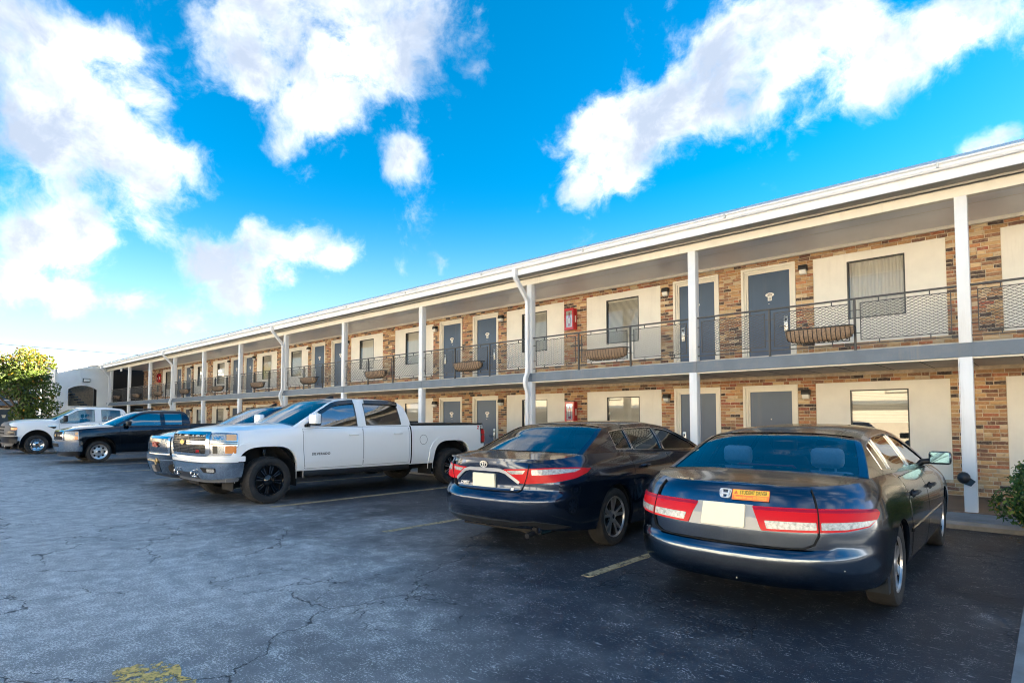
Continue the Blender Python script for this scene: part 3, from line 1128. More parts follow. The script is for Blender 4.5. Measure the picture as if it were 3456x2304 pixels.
# ------------------------------------------------------------------ the wing across the lot, seen only in reflections
opp = empty('facing_wing', (0, 0, 0))
tag(opp, 'sunlit white painted brick motel wing facing the lot from across', 'building')
YO = -16.5
MB().box(-40, 30, YO - 6, YO, 0, 4.9).obj('painted_wall', mat('painted_brick', (0.76, 0.69, 0.57), 0.8, var=0.08, vscale=4, bump=0.6, bscale=30), opp, fix=False)
MB().box(-40.4, 30.4, YO - 6.2, YO + 0.9, 4.9, 5.2).obj('roof', M['roofedge'], opp, fix=False)
for i in range(14):
    xx = -37 + i * 5
    wv = MB().box(xx - 0.6, xx + 0.6, YO + 0.002, YO + 0.05, 3.0, 4.2).obj('window', M['winframe'], opp, fix=False)
    MB().box(xx - 0.5, xx + 0.5, YO + 0.052, YO + 0.06, 3.08, 4.12).obj('pane', M['blind'], wv, fix=False)
    dv = MB().box(xx + 1.4, xx + 2.3, YO + 0.002, YO + 0.05, 0.1, 2.1).obj('door', M['door'], opp, fix=False)
MB().box(-40, 30, YO + 0.001, YO + 1.2, 2.35, 2.55).obj('upper_walkway', M['slab'], opp, fix=False)
# ------------------------------------------------------------------ ground
def asphalt_material():
    m = bpy.data.materials.new('worn_asphalt')
    m.use_nodes = True
    b = NB(m.node_tree)
    p = b.n['Principled BSDF']
    pos = b.node('ShaderNodeNewGeometry').outputs['Position']
    sp = b.node('ShaderNodeSeparateXYZ')
    b.put(sp.inputs[0], pos)
    # old seal coat: kept in the parking bays, worn away in the driving lane
    big = b.noise(pos, 0.33, 5, 0.6)
    mid = b.noise(pos, 1.7, 6, 0.65)
    lane = b.sstep(sp.outputs[1], 7.0, 1.0)
    far = b.sstep(sp.outputs[0], -0.8, -6.5)
    wear = b.math('MULTIPLY', lane, b.math('ADD', b.math('MULTIPLY', far, 0.85), 0.12))
    wear = b.math('ADD', wear, b.math('MULTIPLY', b.math('SUBTRACT', big.outputs[0], 0.5), 1.3))
    wear = b.math('ADD', wear, b.math('MULTIPLY', b.math('SUBTRACT', mid.outputs[0], 0.5), 0.9))
    wear = b.sstep(wear, 0.0, 0.95)
    fine = b.noise(pos, 62, 3, 0.75)
    fine2 = b.noise(pos, 150, 2, 0.6)
    clump = b.noise(pos, 5.5, 5, 0.65)
    grain = b.math('ADD', b.math('MULTIPLY', fine.outputs[0], 0.65), b.math('MULTIPLY', fine2.outputs[0], 0.35))
    thr = b.math('SUBTRACT', b.math('SUBTRACT', 0.595, b.math('MULTIPLY', wear, 0.10)), b.math('MULTIPLY', b.math('SUBTRACT', clump.outputs[0], 0.5), 0.34))
    chip = b.sstep(b.math('SUBTRACT', grain, thr), 0.0, 0.06)
    streak_v = b.node('ShaderNodeMapping')
    streak_v.inputs['Rotation'].default_value = (0, 0, R(35))
    streak_v.inputs['Scale'].default_value = (10, 38, 1)
    b.put(streak_v.inputs[0], pos)
    stn = b.noise(streak_v.outputs[0], 1.0, 4, 0.7)
    scuff = b.math('MULTIPLY', b.sstep(stn.outputs[0], 0.60, 0.68), b.math('ADD', b.math('MULTIPLY', wear, 0.3), 0.42))
    base = b.mix(wear, (0.026, 0.030, 0.041, 1), (0.33, 0.32, 0.315, 1))
    base = b.mix(b.math('MULTIPLY', chip, b.math('ADD', b.math('MULTIPLY', wear, 0.05), 0.75)), base, (0.80, 0.77, 0.74, 1))
    base = b.mix(scuff, base, (0.80, 0.77, 0.74, 1))
    # cracks
    wn = b.noise(pos, 1.3, 5, 0.6)
    wp = b.vmath('ADD', pos, b.vmath('SCALE', b.vmath('SUBTRACT', wn.outputs[1], (0.5, 0.5, 0.5)), scale=0.85))
    vo = b.node('ShaderNodeTexVoronoi', feature='DISTANCE_TO_EDGE')
    vo.inputs['Scale'].default_value = 0.50
    b.put(vo.inputs['Vector'], wp)
    vo2 = b.node('ShaderNodeTexVoronoi', feature='DISTANCE_TO_EDGE')
    vo2.inputs['Scale'].default_value = 1.5
    b.put(vo2.inputs['Vector'], wp)
    gate = b.sstep(b.noise(pos, 0.45, 3, 0.5).outputs[0], 0.44, 0.52)
    gate2 = b.sstep(b.noise(pos, 0.6, 3, 0.5).outputs[0], 0.54, 0.60)
    c1 = b.math('MULTIPLY', b.sstep(vo.outputs[0], 0.0055, 0.001), gate)
    c2 = b.math('MULTIPLY', b.sstep(vo2.outputs[0], 0.011, 0.003), gate2)
    crack = b.math('MAXIMUM', c1, c2)
    base = b.mix(b.math('MULTIPLY', crack, 0.85), base, (0.010, 0.010, 0.013, 1))
    # oil drips in the bays
    oil = b.math('MULTIPLY', b.sstep(b.noise(pos, 1.1, 5, 0.65).outputs[0], 0.50, 0.66), b.sstep(sp.outputs[1], 3.0, 5.5))
    base = b.mix(b.math('MULTIPLY', oil, 0.75), base, (0.012, 0.012, 0.015, 1))
    b.put(p.inputs['Base Color'], base)
    b.put(p.inputs['Roughness'], b.math('ADD', 0.52, b.math('MULTIPLY', wear, 0.22)))
    p.inputs['Specular IOR Level'].default_value = 0.45
    bp = b.node('ShaderNodeBump')
    bp.inputs['Strength'].default_value = 0.65
    bp.inputs['Distance'].default_value = 0.008
    h = b.math('ADD', b.math('MULTIPLY', grain, 1.0), b.math('MULTIPLY', crack, -1.6))
    b.put(bp.inputs['Height'], h)
    b.put(p.inputs['Normal'], bp.outputs[0])
    return m


def paint_material(name, col, keep):
    m = bpy.data.materials.new(name)
    m.use_nodes = True
    b = NB(m.node_tree)
    p = b.n['Principled BSDF']
    p.inputs['Roughness'].default_value = 0.75
    pos = b.node('ShaderNodeNewGeometry').outputs['Position']
    n = b.noise(pos, 26, 6, 0.7)
    n2 = b.noise(pos, 5, 4, 0.6)
    f = b.math('ADD', b.math('MULTIPLY', n.outputs[0], 0.7), b.math('MULTIPLY', n2.outputs[0], 0.5))
    a = b.sstep(f, keep, keep + 0.10, 1.0, 0.0)
    c = b.mix(b.sstep(n.outputs[0], 0.35, 0.65), col, tuple(x * 0.55 for x in col))
    b.put(p.inputs['Base Color'], c)
    b.put(p.inputs['Alpha'], a)
    return m


g = MB()
g.quad((-400, -400, 0), (400, -400, 0), (400, 400, 0), (-400, 400, 0))
tag(g.obj('parking_lot', asphalt_material(), None, fix=False), kind='structure')
tag(MB().prism([(9.66, -0.05), (9.62, 0.06), (9.66, 0.10), (YC - 0.02, 0.105), (YC - 0.02, -0.05)], 0, -47.0, 7.6).obj('kerb_pavement', M['concrete'], None, smooth=30), kind='structure')
tag(MB().box(-47.0, 7.6, YC - 0.02, YW + 0.013, -0.05, 0.118).obj('walkway', M['walk'], None, fix=False), kind='structure')
yel = paint_material('worn_yellow_paint', (0.56, 0.44, 0.25), 0.62)
yel2 = paint_material('bright_yellow_paint', (0.90, 0.58, 0.16), 0.555)
for i in range(13):
    x = -3.19 - 3.13 * i
    tag(MB().box(x - 0.05, x + 0.05, 4.45, 9.55, -0.01, 0.004, skip=('-z',)).obj('parking_stripe', yel, None, fix=False), kind='structure')
# flaked patch of yellow paint in the driving lane
pm = MB()
rp = random.Random(5)
pp = []
for k in range(26):
    t = 2 * math.pi * k / 26
    rr_ = 1 + rp.uniform(-0.18, 0.18)
    pp.append((-3.66 + 0.34 * rr_ * math.cos(t), 1.05 + 0.19 * rr_ * math.sin(t), 0.004))
pm.add(pp, [tuple(range(26))])
tag(pm.obj('yellow_paint_patch', yel2, None, fix=False), kind='structure')
# concrete strip at the end of the bays
tag(MB().box(-0.22, 2.6, 2.8, 6.0, -0.05, 0.012, skip=('-z',)).obj('concrete_apron', M['concrete'], None, fix=False), kind='structure')

# ------------------------------------------------------------------ plants
def leaf_material(name, stops, rough=0.45, trans=0.25):
    m = bpy.data.materials.new(name)
    m.use_nodes = True
    b = NB(m.node_tree)
    p = b.n['Principled BSDF']
    p.inputs['Roughness'].default_value = rough
    at = b.node('ShaderNodeAttribute', attribute_name='col')
    b.put(p.inputs['Base Color'], at.outputs[0])
    tl = b.node('ShaderNodeBsdfTranslucent')
    b.put(tl.inputs[0], at.outputs[0])
    mx = b.node('ShaderNodeMixShader')
    mx.inputs[0].default_value = trans
    b.l.new(p.outputs[0], mx.inputs[1])
    b.l.new(tl.outputs[0], mx.inputs[2])
    b.l.new(mx.outputs[0], b.n['Material Output'].inputs[0])
    return m


LEAF = leaf_material('leaf', None)
M['bark'] = mat('bark', (0.10, 0.075, 0.055), 0.9, var=0.3, vscale=12, bump=0.8, bscale=30)


def add_leaf(mb, cols, p, nrm, L, Wd, c, rg):
    n = nrm.normalized()
    a = n.cross(Vector((rg.uniform(-1, 1), rg.uniform(-1, 1), rg.uniform(-1, 1)))).normalized()
    q = n.cross(a)
    mb.add([p - a * L * 0.5, p - a * L * 0.1 + q * Wd * 0.5 + n * 0.1 * Wd, p + a * L * 0.5 - n * 0.12 * L, p - a * L * 0.1 - q * Wd * 0.5 + n * 0.1 * Wd], [(0, 1, 2), (0, 2, 3)])
    cols += [c] * 4


def foliage(name, blobs, n, L, colf, parent, seed, inner=0.55):
    rg = random.Random(seed)
    mb = MB()
    cols = []
    vol = [b[3] * b[4] * b[5] for b in blobs]
    for i in range(n):
        b = rg.choices(blobs, vol)[0]
        while True:
            v = Vector((rg.uniform(-1, 1), rg.uniform(-1, 1), rg.uniform(-1, 1)))
            if inner < v.length < 1:
                break
        p = Vector((b[0] + v.x * b[3], b[1] + v.y * b[4], b[2] + v.z * b[5]))
        nrm = v * 0.8 + Vector((rg.uniform(-1, 1), rg.uniform(-1, 1), rg.uniform(-0.4, 1.2)))
        s = L * rg.uniform(0.7, 1.35)
        add_leaf(mb, cols, p, nrm, s, s * 0.48, colf(p, rg), rg)
    me = mb.mesh(name, LEAF)
    colour_attr(me, cols)
    return link(name, me, parent)


tree = empty('broadleaf_tree', (-42, 5.2, 0))
rg = random.Random(21)
blobs = []
for (dy, dz, r) in ((-1.6, 3.7, 1.15), (-0.6, 4.3, 1.15), (0.35, 4.95, 0.85), (0.9, 5.0, 0.6), (1.35, 4.5, 0.6), (0.4, 4.0, 1.0), (1.0, 3.7, 0.9), (-1.7, 4.6, 0.9), (-0.1, 3.2, 1.1),
                    (1.3, 3.0, 0.75), (0.7, 2.3, 0.95), (1.35, 2.1, 0.7), (0.2, 1.7, 0.75), (1.0, 1.4, 0.7), (1.75, 2.75, 0.35), (1.75, 1.9, 0.35), (-2.6, 3.6, 1.2), (-2.6, 4.8, 1.0), (-3.4, 3.9, 1.1)):
    for q in range(2):
        blobs.append((rg.uniform(-0.9, 0.9), dy + rg.uniform(-0.15, 0.15), dz + rg.uniform(-0.15, 0.15), r * 0.85, r * rg.uniform(0.65, 0.95), r * rg.uniform(0.6, 0.85)))


def tree_col(p, r):
    top = max(0.0, min(1.0, (p.z - 3.9) / 1.8))  # crown top painted sunlit: leaves turn paler and yellower with height
    if r.random() < 0.02 + 0.34 * top:
        return (r.uniform(0.32, 0.50), r.uniform(0.17, 0.26), 0.02)
    k = r.uniform(0.6, 1.3)
    return ((0.075 + 0.10 * top) * k, (0.12 + 0.07 * top) * k, 0.018 * k)


foliage('crown', blobs, 11000, 0.19, tree_col, tree, 5, inner=0.35)
tk = MB()
tk.tube([(0, 0.5, 0), (0.02, 0.5, 0.8), (-0.05, 0.4, 1.7), (0, 0.2, 2.8), (0.1, 0, 4.0)], [0.16, 0.13, 0.11, 0.08, 0.03], 8)
for (b_) in ((0.5, -1.4, 3.8), (-0.4, -2.4, 3.9), (0.3, 1.2, 4.3), (-0.5, 0.7, 5.0), (0.4, 1.1, 2.4), (-0.3, -0.6, 4.6)):
    tk.tube([(0, 0.4, 1.5), (b_[0] * .5, 0.3 + b_[1] * .45, 2.0 + (b_[2] - 2) * .4), b_], [0.08, 0.05, 0.015], 6)
tk.obj('trunk', M['bark'], tree, smooth=60, fix=False)
tag(tree, 'broad tree with yellow-green and orange leaves beside the white tower', 'tree')

shrub = empty('shrub', (0.16, 9.15, 0.0))
sb = []
rg = random.Random(8)
for i in range(34):
    a = rg.uniform(0, 6.28)
    r = rg.uniform(0.05, 0.50)
    sb.append((r * math.cos(a), r * math.sin(a) * 0.8, rg.uniform(0.22, 0.80), rg.uniform(0.2, 0.32), rg.uniform(0.2, 0.32), rg.uniform(0.18, 0.28)))


def shrub_col(p, r):
    t = r.random()
    if t < 0.05:
        return (0.34, 0.22, 0.05)
    k = r.uniform(0.5, 1.5)
    if t < 0.25:
        return (0.13 * k, 0.19 * k, 0.035 * k)
    return (0.055 * k, 0.125 * k, 0.030 * k)


foliage('foliage', sb, 15000, 0.058, shrub_col, shrub, 3, inner=0.45)
sg = MB()
for i in range(14):
    a = rg.uniform(0, 6.28)
    e = (0.55 * math.cos(a), 0.45 * math.sin(a), rg.uniform(0.5, 0.95))
    sg.tube([(0.05 * math.cos(a), 0.05 * math.sin(a), 0.0), (e[0] * .45, e[1] * .45, e[2] * .5), e], [0.014, 0.009, 0.004], 5)
sg.obj('stems', M['bark'], shrub, fix=False)
tag(shrub, 'rounded green leafy shrub growing by the kerb beside the near column', 'shrub')

# fallen leaves by the kerb
lf = MB()
lc = []
rl = random.Random(12)
for i in range(160):
    x, y = rl.uniform(-0.6, 1.6), 9.5 - abs(rl.gauss(0, 1.3))
    if y < 5.5 or x < -0.5 + (9.5 - y) * 0.15:
        continue
    k = rl.uniform(0.5, 1.2)
    add_leaf(lf, lc, Vector((x, y, 0.016 + rl.uniform(0, 0.01))), Vector((rl.uniform(-.3, .3), rl.uniform(-.3, .3), 1)), 0.06, 0.03, (0.24 * k, 0.17 * k, 0.10 * k), rl)
me = lf.mesh('fallen_leaves', LEAF)
colour_attr(me, lc)
tag(link('fallen_leaves', me), 'scattered dry leaves lying on the asphalt by the shrub', 'leaves', kind='stuff')

# overhead cable
pts = []
for i in range(25):
    t = i / 24
    pts.append((-38 - 2 * t, 10.0 - 34 * t, 5.05 + 1.9 * t - 1.6 * t * (1 - t)))
tag(MB().tube(pts, 0.012, 4).obj('overhead_cable', M['black'], None, fix=False), 'thin overhead cable strung from the motel eave across the tree', 'cable')
# ------------------------------------------------------------------ vehicles
def pchip(tab):
    """monotone cubic through (t, v) pairs"""
    tab = sorted(tab)
    xs = [p[0] for p in tab]
    ys = [p[1] for p in tab]
    n = len(xs)
    if n == 2:
        return lambda t: ys[0] + (ys[1] - ys[0]) * max(0, min(1, (t - xs[0]) / (xs[1] - xs[0])))
    h = [xs[i + 1] - xs[i] for i in range(n - 1)]
    d = [(ys[i + 1] - ys[i]) / h[i] for i in range(n - 1)]
    m = [d[0]]
    for i in range(1, n - 1):
        if d[i - 1] * d[i] <= 0:
            m.append(0.0)
        else:
            w1, w2 = 2 * h[i] + h[i - 1], h[i] + 2 * h[i - 1]
            m.append((w1 + w2) / (w1 / d[i - 1] + w2 / d[i]))
    m.append(d[-1])

    def f(t):
        if t <= xs[0]:
            return ys[0]
        if t >= xs[-1]:
            return ys[-1]
        i = 0
        while t > xs[i + 1]:
            i += 1
        u = (t - xs[i]) / h[i]
        return ((2 * u ** 3 - 3 * u ** 2 + 1) * ys[i] + (u ** 3 - 2 * u ** 2 + u) * h[i] * m[i] + (-2 * u ** 3 + 3 * u ** 2) * ys[i + 1] + (u ** 3 - u ** 2) * h[i] * m[i + 1])
    return f


def lin(a, b, n):
    return [a + (b - a) * i / (n - 1) for i in range(n)]


def resample(poly, res):
    out = []
    n = len(poly)
    for i in range(n):
        a, b = poly[i], poly[(i + 1) % n]
        k = max(1, int(math.hypot(b[0] - a[0], b[1] - a[1]) / res))
        for j in range(k):
            out.append((a[0] + (b[0] - a[0]) * j / k, a[1] + (b[1] - a[1]) * j / k))
    return out


def rounded(poly, r, n=3):
    """round the corners of a polygon"""
    out = []
    m = len(poly)
    for i in range(m):
        p0, p, p1 = Vector(poly[i - 1]), Vector(poly[i]), Vector(poly[(i + 1) % m])
        a, b = (p0 - p), (p1 - p)
        ra = min(r, a.length * 0.45)
        rb_ = min(r, b.length * 0.45)
        a = p + a.normalized() * ra
        b = p + b.normalized() * rb_
        for k in range(n + 1):
            t = k / n
            q = a * (1 - t) ** 2 + p * 2 * t * (1 - t) + b * t * t
            out.append((q.x, q.y))
    return out


def region(poly, holes, res):
    poly = resample(poly, res)
    holes = [resample(h, res) for h in holes]
    pts = list(poly)
    edges = [(i, (i + 1) % len(poly)) for i in range(len(poly))]
    for h in holes:
        o = len(pts)
        pts += h
        edges += [(o + i, o + (i + 1) % len(h)) for i in range(len(h))]
    nb = len(pts)
    x0, x1 = min(p[0] for p in poly), max(p[0] for p in poly)
    z0, z1 = min(p[1] for p in poly), max(p[1] for p in poly)
    nx, nz = int((x1 - x0) / res), int((z1 - z0) / res)
    for i in range(1, nx):
        for j in range(1, nz):
            q = (x0 + (x1 - x0) * (i + 0.5 * (j % 2)) / nx, z0 + (z1 - z0) * j / nz)
            if inside(q, poly) and not any(inside(q, h) for h in holes):
                if min((q[0] - p[0]) ** 2 + (q[1] - p[1]) ** 2 for p in pts[:nb]) > (0.5 * res) ** 2:
                    pts.append(q)
    r = delaunay_2d_cdt([Vector(p) for p in pts], edges, [], 0, 1e-6)
    vs, tri = r[0], []
    for f in r[2]:
        c = sum((vs[i] for i in f), Vector((0, 0))) / len(f)
        if inside(c, poly) and not any(inside(c, h) for h in holes):
            tri.append(tuple(f))
    return [(v.x, v.y) for v in vs], tri


class Body:
    def __init__(s, **k):
        s.__dict__.update(k)
        s.fr = pchip(s.rear)
        s.ff = pchip(s.front)
        s.sec = pchip(s.section)
        s.bar = pchip(s.barrel)
        s.ftop = pchip(s.top)
        s.fbot = pchip(s.bottom)
        s.xr = min(x for z, x in s.rear)
        s.xf = max(x for z, x in s.front)
        s.cols = []
        for i in range(15):
            s.cols.append(('r', math.pi / 2 * (i / 14) ** 0.8))
        xs = set(lin(s.xr + s.Lr + 0.03, s.xf - s.Lf - 0.03, 50))
        for (xc, zc, rx, rz, ne) in s.arches:
            xs = {x for x in xs if abs(x - xc) > rx + 0.01}
            for i in range(29):
                xs.add(xc - rx * math.cos(math.pi * i / 28))
            xs.add(xc - rx - 0.003)
            xs.add(xc + rx + 0.003)
        for x in sorted(xs):
            s.cols.append(('s', x))
        for i in range(15):
            s.cols.append(('f', math.pi / 2 * ((14 - i) / 14) ** 0.8))
        # arc length tables for the two ends
        s.tabs = {}
        for e in ('r', 'f'):
            L, n = (s.Lr, s.nr) if e == 'r' else (s.Lf, s.nf)
            lst = [(e, math.pi / 2 * i / 60) for i in range(61)]
            x_edge = s.xr + s.Lr if e == 'r' else s.xf - s.Lf
            sg = 1 if e == 'r' else -1
            lst += [('s', x_edge + sg * 0.02 * i) for i in range(1, 60)]
            zr = s.zref
            acc = 0.0
            prev = None
            t = []
            for c in lst:
                p = s.pt(c, zr)
                if prev is not None:
                    acc += math.hypot(p[0] - prev[0], p[1] - prev[1])
                prev = p
                t.append((acc, c))
            s.tabs[e] = t

    def nom(s, c):
        k, a = c
        if k == 's':
            return a
        if k == 'r':
            return s.xr + s.Lr * (1 - max(0.0, math.cos(a)) ** (2 / s.nr))
        return s.xf - s.Lf * (1 - max(0.0, math.cos(a)) ** (2 / s.nf))

    def halfw(s, x, z):
        b, t = s.fbot(x), s.ftop(x)
        v = (z - b) / (t - b)
        return s.W * s.sec(max(-0.2, min(1.0, v))) * s.bar(x)

    def pt(s, c, z):
        """point on the right-hand (-y) half"""
        k, a = c
        x0 = s.nom(c)
        w = s.halfw(x0, z)
        if k == 's':
            return (a, -w, z)
        if k == 'r':
            q = max(0.0, math.cos(a)) ** (2 / s.nr)
            return (s.fr(z) * q + (s.xr + s.Lr) * (1 - q), -w * max(0.0, math.sin(a)) ** (2 / s.nr), z)
        q = max(0.0, math.cos(a)) ** (2 / s.nf)
        return (s.ff(z) * q + (s.xf - s.Lf) * (1 - q), -w * max(0.0, math.sin(a)) ** (2 / s.nf), z)

    def low(s, c):
        x = s.nom(c)
        z = s.fbot(x)
        for (xc, zc, rx, rz, ne) in s.arches:
            d = abs(x - xc) / rx
            if d < 1.0001:
                z = max(z, zc + rz * max(0.0, 1 - min(1, d) ** ne) ** (1 / ne))
        return z

    # surface maps: (u, z) -> point
    def side(s, sgn):
        def f(x, z):
            if x < s.xr + s.Lr:
                c = max(0.0, min(1.0, 1 - (x - s.xr) / s.Lr))
                y = s.halfw(x, z) * max(0.0, 1 - c ** s.nr) ** (1 / s.nr)
            elif x > s.xf - s.Lf:
                c = max(0.0, min(1.0, 1 - (s.xf - x) / s.Lf))
                y = s.halfw(x, z) * max(0.0, 1 - c ** s.nf) ** (1 / s.nf)
            else:
                y = s.halfw(x, z)
            return Vector((x, sgn * y, z))
        return f

    def end(s, e):
        t = s.tabs[e]

        def f(q, z):
            a = abs(q)
            i = 0
            while i < len(t) - 2 and t[i + 1][0] < a:
                i += 1
            u = (a - t[i][0]) / max(1e-9, t[i + 1][0] - t[i][0])
            p, p2 = s.pt(t[i][1], z), s.pt(t[i + 1][1], z)
            x, y = p[0] + (p2[0] - p[0]) * u, p[1] + (p2[1] - p[1]) * u
            # rear: q > 0 lies on the car's right (-y); front: q > 0 on its left (+y)
            sg = 1 if q >= 0 else -1
            return Vector((x, y * sg if e == 'r' else -y * sg, z))
        return f

    def skin(s, rows=22):
        mb = MB()
        N = rows + 1
        for sg in (1, -1):
            vs = []
            for c in s.cols:
                zl, zt = s.low(c), s.ftop(s.nom(c))
                for r in range(N):
                    p = s.pt(c, zl + (zt - zl) * r / rows)
                    vs.append((p[0], p[1] * sg, p[2]))
            fs = []
            for i in range(len(s.cols) - 1):
                for r in range(rows):
                    q = (i * N + r, (i + 1) * N + r, (i + 1) * N + r + 1, i * N + r + 1)
                    fs.append(q if sg > 0 else q[::-1])
            mb.add(vs, fs)
            # lips turned inwards along the lower edge
            lv = []
            for c in s.cols:
                p = s.pt(c, s.low(c))
                lv += [(p[0], p[1] * sg, p[2]), (p[0], p[1] * sg * 0.955, p[2] + 0.003)]
            mb.add(lv, [(2 * i, 2 * i + 1, 2 * i + 3, 2 * i + 2) if sg > 0 else (2 * i + 2, 2 * i + 3, 2 * i + 1, 2 * i) for i in range(len(s.cols) - 1)])
        return mb

    def deck(s, x0, x1, crown, nt=9, drop=0.0):
        """top skin between two stations, from edge to edge"""
        mb = MB()
        sel = [c for c in s.cols if x0 <= s.nom(c) <= x1]
        xs = [s.nom(c) for c in sel]
        if xs[0] > x0 + 0.004 and x0 > s.xr + s.Lr:
            sel = [('s', x0)] + sel
        if xs[-1] < x1 - 0.004 and x1 < s.xf - s.Lf:
            sel = sel + [('s', x1)]
        cr = pchip(crown)
        for sg in (1, -1):
            vs = []
            for c in sel:
                x = s.nom(c)
                p = s.pt(c, s.ftop(x))
                for j in range(nt + 1):
                    t = j / nt
                    vs.append((p[0], p[1] * sg * (1 - t), p[2] - drop + cr(x) * (1 - (1 - t) ** 2.4)))
            n = nt + 1
            fs = []
            for i in range(len(sel) - 1):
                for j in range(nt):
                    q = (i * n + j, (i + 1) * n + j, (i + 1) * n + j + 1, i * n + j + 1)
                    fs.append(q if sg > 0 else q[::-1])
            mb.add(vs, fs)
        return mb


def surf_normal(f, u, z):
    e = 0.004
    du = f(u + e, z) - f(u - e, z)
    dz = f(u, z + e) - f(u, z - e)
    n = du.cross(dz)
    if n.length < 1e-12:
        return Vector((0, 0, 1))
    return n.normalized()


def patch(mb, f, poly, off, holes=(), res=0.05, m=0, skirt=None, out=None):
    """piece of panel lying on surface f, raised by off, with turned-in edges; out = sign making the normal point outwards"""
    v2, tri = region(poly, holes, res)
    if out is None:
        c = (sum(p[0] for p in poly) / len(poly), sum(p[1] for p in poly) / len(poly))
        p0 = f(*c)
        n0 = surf_normal(f, *c)
        out = 1 if n0.dot(Vector((p0.x * 0.5, p0.y, 0))) > 0 else -1
    top = []
    nr = []
    for (u, z) in v2:
        n = surf_normal(f, u, z) * out
        nr.append(n)
        top.append(f(u, z) + n * off)
    mb.add(top, tri if out > 0 else [t[::-1] for t in tri], m)
    sk = (off + 0.004) if skirt is None else skirt
    edge = {}
    for t in tri:
        for i in range(len(t)):
            a, b = t[i], t[(i + 1) % len(t)]
            edge[(a, b)] = 1
    vs, fs = [], []
    for (a, b) in edge:
        if (b, a) not in edge:
            o = len(vs)
            vs += [top[a], top[b], top[b] - nr[b] * sk, top[a] - nr[a] * sk]
            fs.append((o, o + 3, o + 2, o + 1) if out > 0 else (o, o + 1, o + 2, o + 3))
    mb.add(vs, fs, m)
    return mb


def strip(mb, f, pts, w, off, m=0, out=None, res=0.05):
    """ribbon of width w along a polyline on the surface"""
    P_ = []
    for i in range(len(pts) - 1):
        a, b = Vector(pts[i]), Vector(pts[i + 1])
        k = max(1, int((b - a).length / res))
        for j in range(k):
            P_.append(a + (b - a) * j / k)
    P_.append(Vector(pts[-1]))
    L, Rr = [], []
    for i, p in enumerate(P_):
        t = (P_[min(i + 1, len(P_) - 1)] - P_[max(0, i - 1)]).normalized()
        n = Vector((-t.y, t.x)) * (w / 2)
        L.append(p + n)
        Rr.append(p - n)
    if out is None:
        c = P_[len(P_) // 2]
        p0 = f(c.x, c.y)
        out = 1 if surf_normal(f, c.x, c.y).dot(Vector((p0.x * 0.5, p0.y, 0))) > 0 else -1
    vs, fs = [], []
    for a, b in zip(L, Rr):
        for q in (a, b):
            n = surf_normal(f, q.x, q.y) * out
            vs += [f(q.x, q.y) + n * off, f(q.x, q.y) - n * 0.003]
    for i in range(len(P_) - 1):
        o = 4 * i
        fs += [(o, o + 2, o + 6, o + 4), (o, o + 4, o + 5, o + 1), (o + 2, o + 3, o + 7, o + 6)]
    mb.add(vs, fs, m)
    return mb


def on_surface(o, f, u, z, off, mirror_u=False, out=None):
    """stand an object (drawn in its own xy plane) on the surface, reading left to right for a viewer outside"""
    p = f(u, z)
    n = surf_normal(f, u, z)
    if out is None:
        out = 1 if n.dot(Vector((p.x * 0.5, p.y, 0))) > 0 else -1
    n = n * out
    up = Vector((0, 0, 1)) - n * n.z
    up.normalize()
    rt = up.cross(n).normalized()
    mt = Matrix((rt, up, n)).transposed().to_4x4()
    mt.translation = p + n * off
    o.matrix_local = mt
    return o


